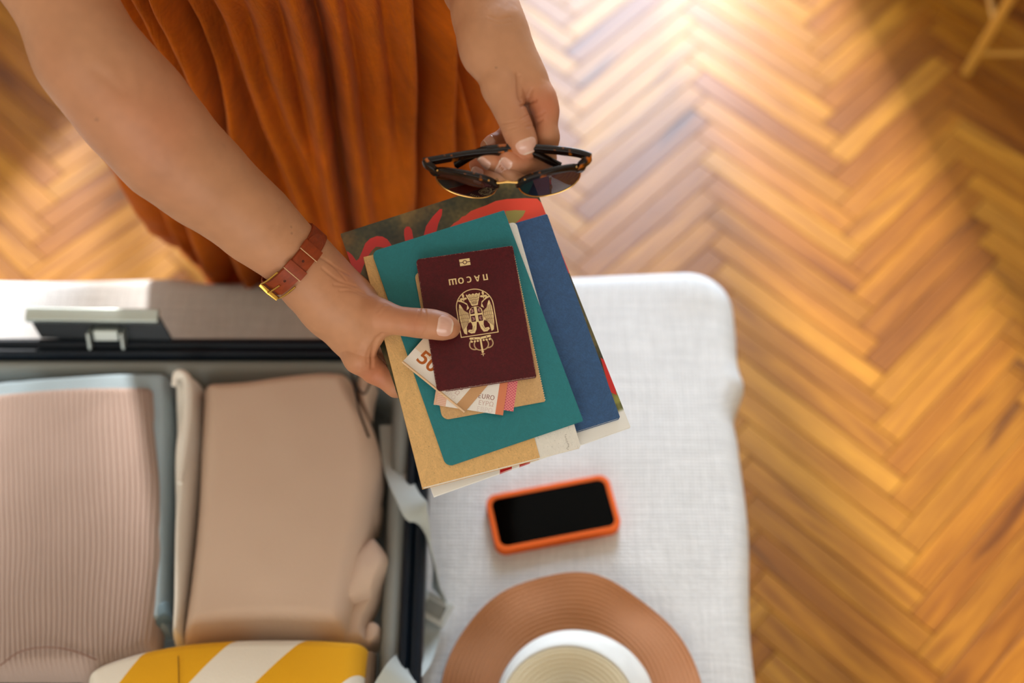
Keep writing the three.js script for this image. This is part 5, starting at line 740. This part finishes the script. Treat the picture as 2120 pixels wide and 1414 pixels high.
// ------------------------------------------------------------------ wristwatch: the strap and buckle on the inner side of her wrist
{
  const c = at(612, 533, 1.262), ax = axR, front = viewAt(c).negate(); front.addScaledVector(ax, -front.dot(ax)).normalize(); const side = new THREE.Vector3().crossVectors(ax, front).normalize(); // side: towards the upper right?
  if (side.dot(UP) < 0) side.negate();
  const t = thing('wristwatch', 'brown leather watch strap with gold buckle on her wrist', 'watch', c);
  const surf = (phi, s, off) => { const o = c.clone().addScaledVector(ax, s), dir = front.clone().multiplyScalar(Math.cos(phi)).addScaledVector(side, Math.sin(phi)), p = o.clone().addScaledVector(dir, 0.06); for (let i = 0; i < 60; i++) { const d = baseR(p.x, p.y, p.z); if (d < 0.00005) break; p.addScaledVector(dir, -d * 0.9); } return p.addScaledVector(dir, off); };
  const prof = (phi) => { let p = surf(phi, 0, 0), best = p.distanceTo(c); for (const s of [-0.008, 0.008]) best = Math.max(best, surf(phi, s, 0).distanceTo(c.clone().addScaledVector(ax, s))); return best; };
  const rads = Array.from({ length: 73 }, (_, i) => prof(rad(-180 + i * 5))); const radius = (phi) => { const q = (phi * 180 / Math.PI + 180) / 5, i = clamp(Math.floor(q), 0, 71); return lerp(rads[i], rads[i + 1], q - i); };
  const P = (phi, s, off) => c.clone().addScaledVector(ax, s).addScaledVector(front, Math.cos(phi) * (radius(phi) + off)).addScaledVector(side, Math.sin(phi) * (radius(phi) + off));
  const band = (a, b, w, o0, o1, n = 60, wf = () => 1) => { // closed strip from angle a to b, width w, between offsets o0 and o1
    const sec = [[-1, 0], [-0.96, 1], [0.96, 1], [1, 0]], pos = [], idx = [], uv = []; for (let i = 0; i <= n; i++) { const phi = lerp(a, b, i / n), k = wf(i / n); for (const [s, o] of [...sec, sec[0]]) { const p = P(phi, s * w / 2 * k, lerp(o0, o1, o)); pos.push(p.x, p.y, p.z); uv.push(phi * 0.03 * 12, s * w * 12); } }
    for (let i = 0; i < n; i++) for (let q = 0; q < 4; q++) { const A = i * 5 + q, B = A + 1, C = A + 5, D2 = C + 1; idx.push(A, B, D2, A, D2, C); } for (const [i, fl] of [[0, 0], [n, 1]]) { const A = i * 5; fl ? idx.push(A, A + 2, A + 1, A, A + 3, A + 2) : idx.push(A, A + 1, A + 2, A, A + 2, A + 3); }
    const g = new THREE.BufferGeometry(); g.setAttribute('position', new THREE.Float32BufferAttribute(pos, 3)); g.setAttribute('uv', new THREE.Float32BufferAttribute(uv, 2)); g.setIndex(idx); const flat = g.toNonIndexed(); flat.computeVertexNormals(); return flat; };
  const leatherT = dataTex(128, 128, (u, v) => { const k = 1 + 0.07 * pn(u, v, 30, 30, 2) + 0.05 * pn(u, v, 8, 8, 4); return [0.53 * k, 0.215 * k, 0.075 * k]; }, { srgb: true });
  const leather = phys({ map: leatherT, roughness: 0.5, specularIntensity: 0.5, bumpMap: rep(fibre, 1, 1), bumpScale: 0.0001, side: THREE.DoubleSide }), edge = std({ color: 0xe0b98a, roughness: 0.6 }), gold = phys({ color: 0xc9a04a, metalness: 1, roughness: 0.22 });
  const Wd = 0.0170, d = rad;
  part('strap', local(mergeGeometries([band(d(-175), d(175), Wd, 0.0002, 0.0020, 120), band(d(-62), d(62), Wd * 0.98, 0.0020, 0.0038, 70, (k) => k < 0.68 ? 1 : Math.sqrt(Math.max(0.02, 1 - ((k - 0.68) / 0.32) ** 2)))]), t), leather, t);
  for (const [a, b] of [[-22, -7], [16, 34]]) { const lp = part('loop', local(band(d(a), d(b), Wd + 0.0026, 0.0032, 0.0052, 12), t), leather, t, 'brown leather keeper'); part('edge', local(sweep(Array.from({ length: 13 }, (_, i) => P(d(a), lerp(-1, 1, i / 12) * (Wd / 2 + 0.0010), 0.0053)), circle(0.0004, 6), front), t), edge, lp); }
  const fr = (pts) => local(sweep([...pts, pts[0]], circle(0.0009, 8), front), t), L = (a, s, o) => P(d(a), s, o);
  const B = Wd / 2 + 0.0016, bk = []; for (let i = 0; i <= 10; i++) bk.push(L(-34 - 40 * i / 10, -B, 0.0042)); for (let i = 1; i < 8; i++) bk.push(L(-74, lerp(-B, B, i / 8), 0.0042)); for (let i = 0; i <= 10; i++) bk.push(L(-74 + 40 * i / 10, B, 0.0042));
  const buckle = part('buckle', local(sweep(bk, circle(0.00085, 8), front), t), gold, t, 'gold metal buckle');
  part('bar', local(sweep([L(-78, -B, 0.0046), L(-79, 0, 0.0052), L(-78, B, 0.0046)], rect(0.0022, 0.0014, 0.0006), side), t), gold, buckle); part('pin', local(sweep([L(-80, 0, 0.006), L(-70, 0, 0.0055), L(-48, 0, 0.0042)], circle(0.0008, 8), front), t), gold, buckle);
  for (const a of [-52, -38, 3]) part('hole', local(sweep(Array.from({ length: 13 }, (_, i) => P(d(a + 1.6 * Math.cos(i / 12 * 6.2832)), 0.0008 * Math.sin(i / 12 * 6.2832), 0.0040)), circle(0.0003, 6), front), t), std({ color: 0x2a120a, roughness: 0.7 }), t);
  const wc = P(d(152), 0, 0.004), out = wc.clone().sub(c).normalize(), q = new THREE.Quaternion().setFromUnitVectors(V(0, 1, 0), out), cyl = (r, h, o) => local(new THREE.CylinderGeometry(r, r, h, 40).applyQuaternion(q).translate(wc.x + out.x * o, wc.y + out.y * o, wc.z + out.z * o), t);
  const cs = part('case', cyl(0.0165, 0.006, 0.001), gold, t, 'gold watch case'); part('dial', cyl(0.0145, 0.0006, 0.0042), std({ color: 0xf2efe8, roughness: 0.4 }), cs);
}

// ------------------------------------------------------------------ sunglasses
{
  const A = at(886, 352, 1.196), B = at(1217, 344, 1.190), X = B.clone().sub(A).normalize(), c0 = at(1051, 387, 1.178), vw = viewAt(c0), k = A.distanceTo(B) / 0.136;
  let N = vw.clone().multiplyScalar(-0.47).addScaledVector(UP, -0.88); N.addScaledVector(X, -N.dot(X)).normalize(); const yaw = rad(4); N.applyAxisAngle(UP, -yaw * 0); const Y = new THREE.Vector3().crossVectors(N, X).normalize();
  const q = new THREE.Quaternion().setFromRotationMatrix(new THREE.Matrix4().makeBasis(X, Y, N)), t = thing('sunglasses', 'tortoiseshell browline sunglasses with gold rims, folded, pinched in her fingers', 'sunglasses', c0, q);
  const mm = (x, y, z) => V(x * k, y * k, z * k).multiplyScalar(0.001), wrapZ = (x) => -x * x / 300;
  const tort = phys({ map: canvasTex(512, 128, (g, w, h) => { const im = g.createImageData(w, h); for (let y = 0; y < h; y++) for (let x = 0; x < w; x++) { const n = fbm(x / 60, y / 34, 2, 3) + 0.25 * noise3(x / 14, y / 40, 6), m = sstep(0.20, 0.50, n), o = (y * w + x) * 4; im.data[o] = lerp(22, 172, m); im.data[o + 1] = lerp(11, 88, m); im.data[o + 2] = lerp(6, 14, m); im.data[o + 3] = 255; } g.putImageData(im, 0, 0); }), roughness: 0.16, specularIntensity: 0.45, clearcoat: 0.12, clearcoatRoughness: 0.08 });
  { tort.map.repeat.set(1 / 0.11, 1 / 0.05); }
  const gold = phys({ color: 0xd2a45e, metalness: 1, roughness: 0.18 });
  const lensM = phys({ color: new THREE.Color().setRGB(0.060, 0.032, 0.040), roughness: 0.0, transmission: 1, thickness: 0, ior: 1.6 });
  const outline = (s, a) => { const c = Math.cos(a), n = Math.sin(a), x = 26 * Math.sign(c) * Math.abs(c) ** 0.82, top = n > 0, y = (top ? 14 : -23) * Math.abs(n) ** (top ? 0.75 : 0.92); const taper = c * s < 0 ? 1 - 0.10 * Math.max(0, -n) : 1 + 0.03 * Math.max(0, n); return [s * 35 + x * taper, y - (c * s < 0 && n > 0 ? 2.5 * Math.abs(c) : 0)]; };
  for (const s of [-1, 1]) {
    const lens = grid(64, 12, (u, v) => { const [x, y] = outline(s, u * Math.PI * 2), xx = lerp(s * 35, x, v), yy = y * v; return mm(xx, yy, wrapZ(xx) - yy * yy / 300); }, null, true); part('lens', lens, lensM, t, 'dark tinted lens');
    const ring = Array.from({ length: 65 }, (_, i) => { const [x, y] = outline(s, i / 64 * Math.PI * 2); return mm(x, y, wrapZ(x) - y * y / 300); });
    part('rim', sweep(ring, circle(0.00075, 8), V(0, 0, 1), { closed: true }), gold, t, 'thin gold wire rim');
    const brow = []; for (let i = 0; i <= 24; i++) { const a = lerp(s > 0 ? 172 : 8, s > 0 ? 16 : 164, i / 24), [x, y] = outline(s, rad(a)); brow.push(mm(x, y + 0.8, wrapZ(x) - y * y / 300 + 0.4)); } brow.push(mm(s * 63, 12.5, wrapZ(63) + 0.4), mm(s * 66.5, 13.5, wrapZ(66.5) - 0.4), mm(s * 68.5, 13.8, wrapZ(68.5) - 2.5));
    part('brow_bar', sweep(spline(brow, 70), rect(0.0033, 0.0027, 0.0009), V(0, 1, 0), { scale: (q) => [0.75 + 0.25 * sstep(0, 0.2, q) + 0.35 * sstep(0.8, 0.97, q), 0.8 + 0.25 * sstep(0.82, 1, q)] }), tort, t, 'tortoiseshell brow bar');
    for (const p of [[s * 15, 9.5], [s * 58, 10.5]]) part('rivet', new THREE.SphereGeometry(0.0009, 12, 8).translate(...mm(p[0], p[1] + 4, wrapZ(p[0]) + 2.6).toArray()), gold, t);
    part('hinge', new RoundedBoxGeometry(0.004, 0.0045, 0.006, 2, 0.0008).translate(...mm(s * 64.5, 13.2, wrapZ(66) - 4.5).toArray()), gold, t);
    // folded temple: from its hinge across the back, the tip bending down
    const z = s < 0 ? -20 : -22.5, lift = s < 0 ? 0 : 1.2, path = spline([mm(s * 70, 14 + lift, -17.5), mm(s * 60, 14.2 + lift, z + 1), mm(s * 30, 14.5 + lift, z - 4), mm(0, 14.5 + lift, z - 6), mm(-s * 20, 13.5 + lift, z - 5), mm(-s * 31, 9 + lift, z - 2), mm(-s * 44, 1 + lift, z + 1)], 60);
    part('temple', sweep(path, rect(0.0036, 0.0026, 0.0009), V(0, 1, 0), { scale: (q) => [1 - 0.25 * sstep(0.3, 0.6, q), 1] }), tort, t, 'folded tortoiseshell temple');
    part('nose_pad', new THREE.SphereGeometry(0.004, 14, 10).scale(0.4, 1, 0.7).translate(...mm(s * 9.2, -1, -6).toArray()), phys({ color: 0xd8b48a, roughness: 0.2, transmission: 0.6, thickness: 0.002 }), t); part('pad_arm', tube([mm(s * 11, 3, -1), mm(s * 9.5, 3.5, -5), mm(s * 9.4, 0, -6)], 0.0005, 16, 6), gold, t);
  }
  part('bridge', sweep(spline([mm(-10.5, 6.5, 0), mm(-5, 7.5, 0.4), mm(0, 8.5, 0.5), mm(5, 7.5, 0.4), mm(10.5, 6.5, 0)], 24), circle(0.0011, 10), V(0, 0, 1)), gold, t, 'gold bridge');
}

scene.traverse((o) => { if (o.isMesh) { o.castShadow = o.receiveShadow = true; } });
renderer.render(scene, camera);
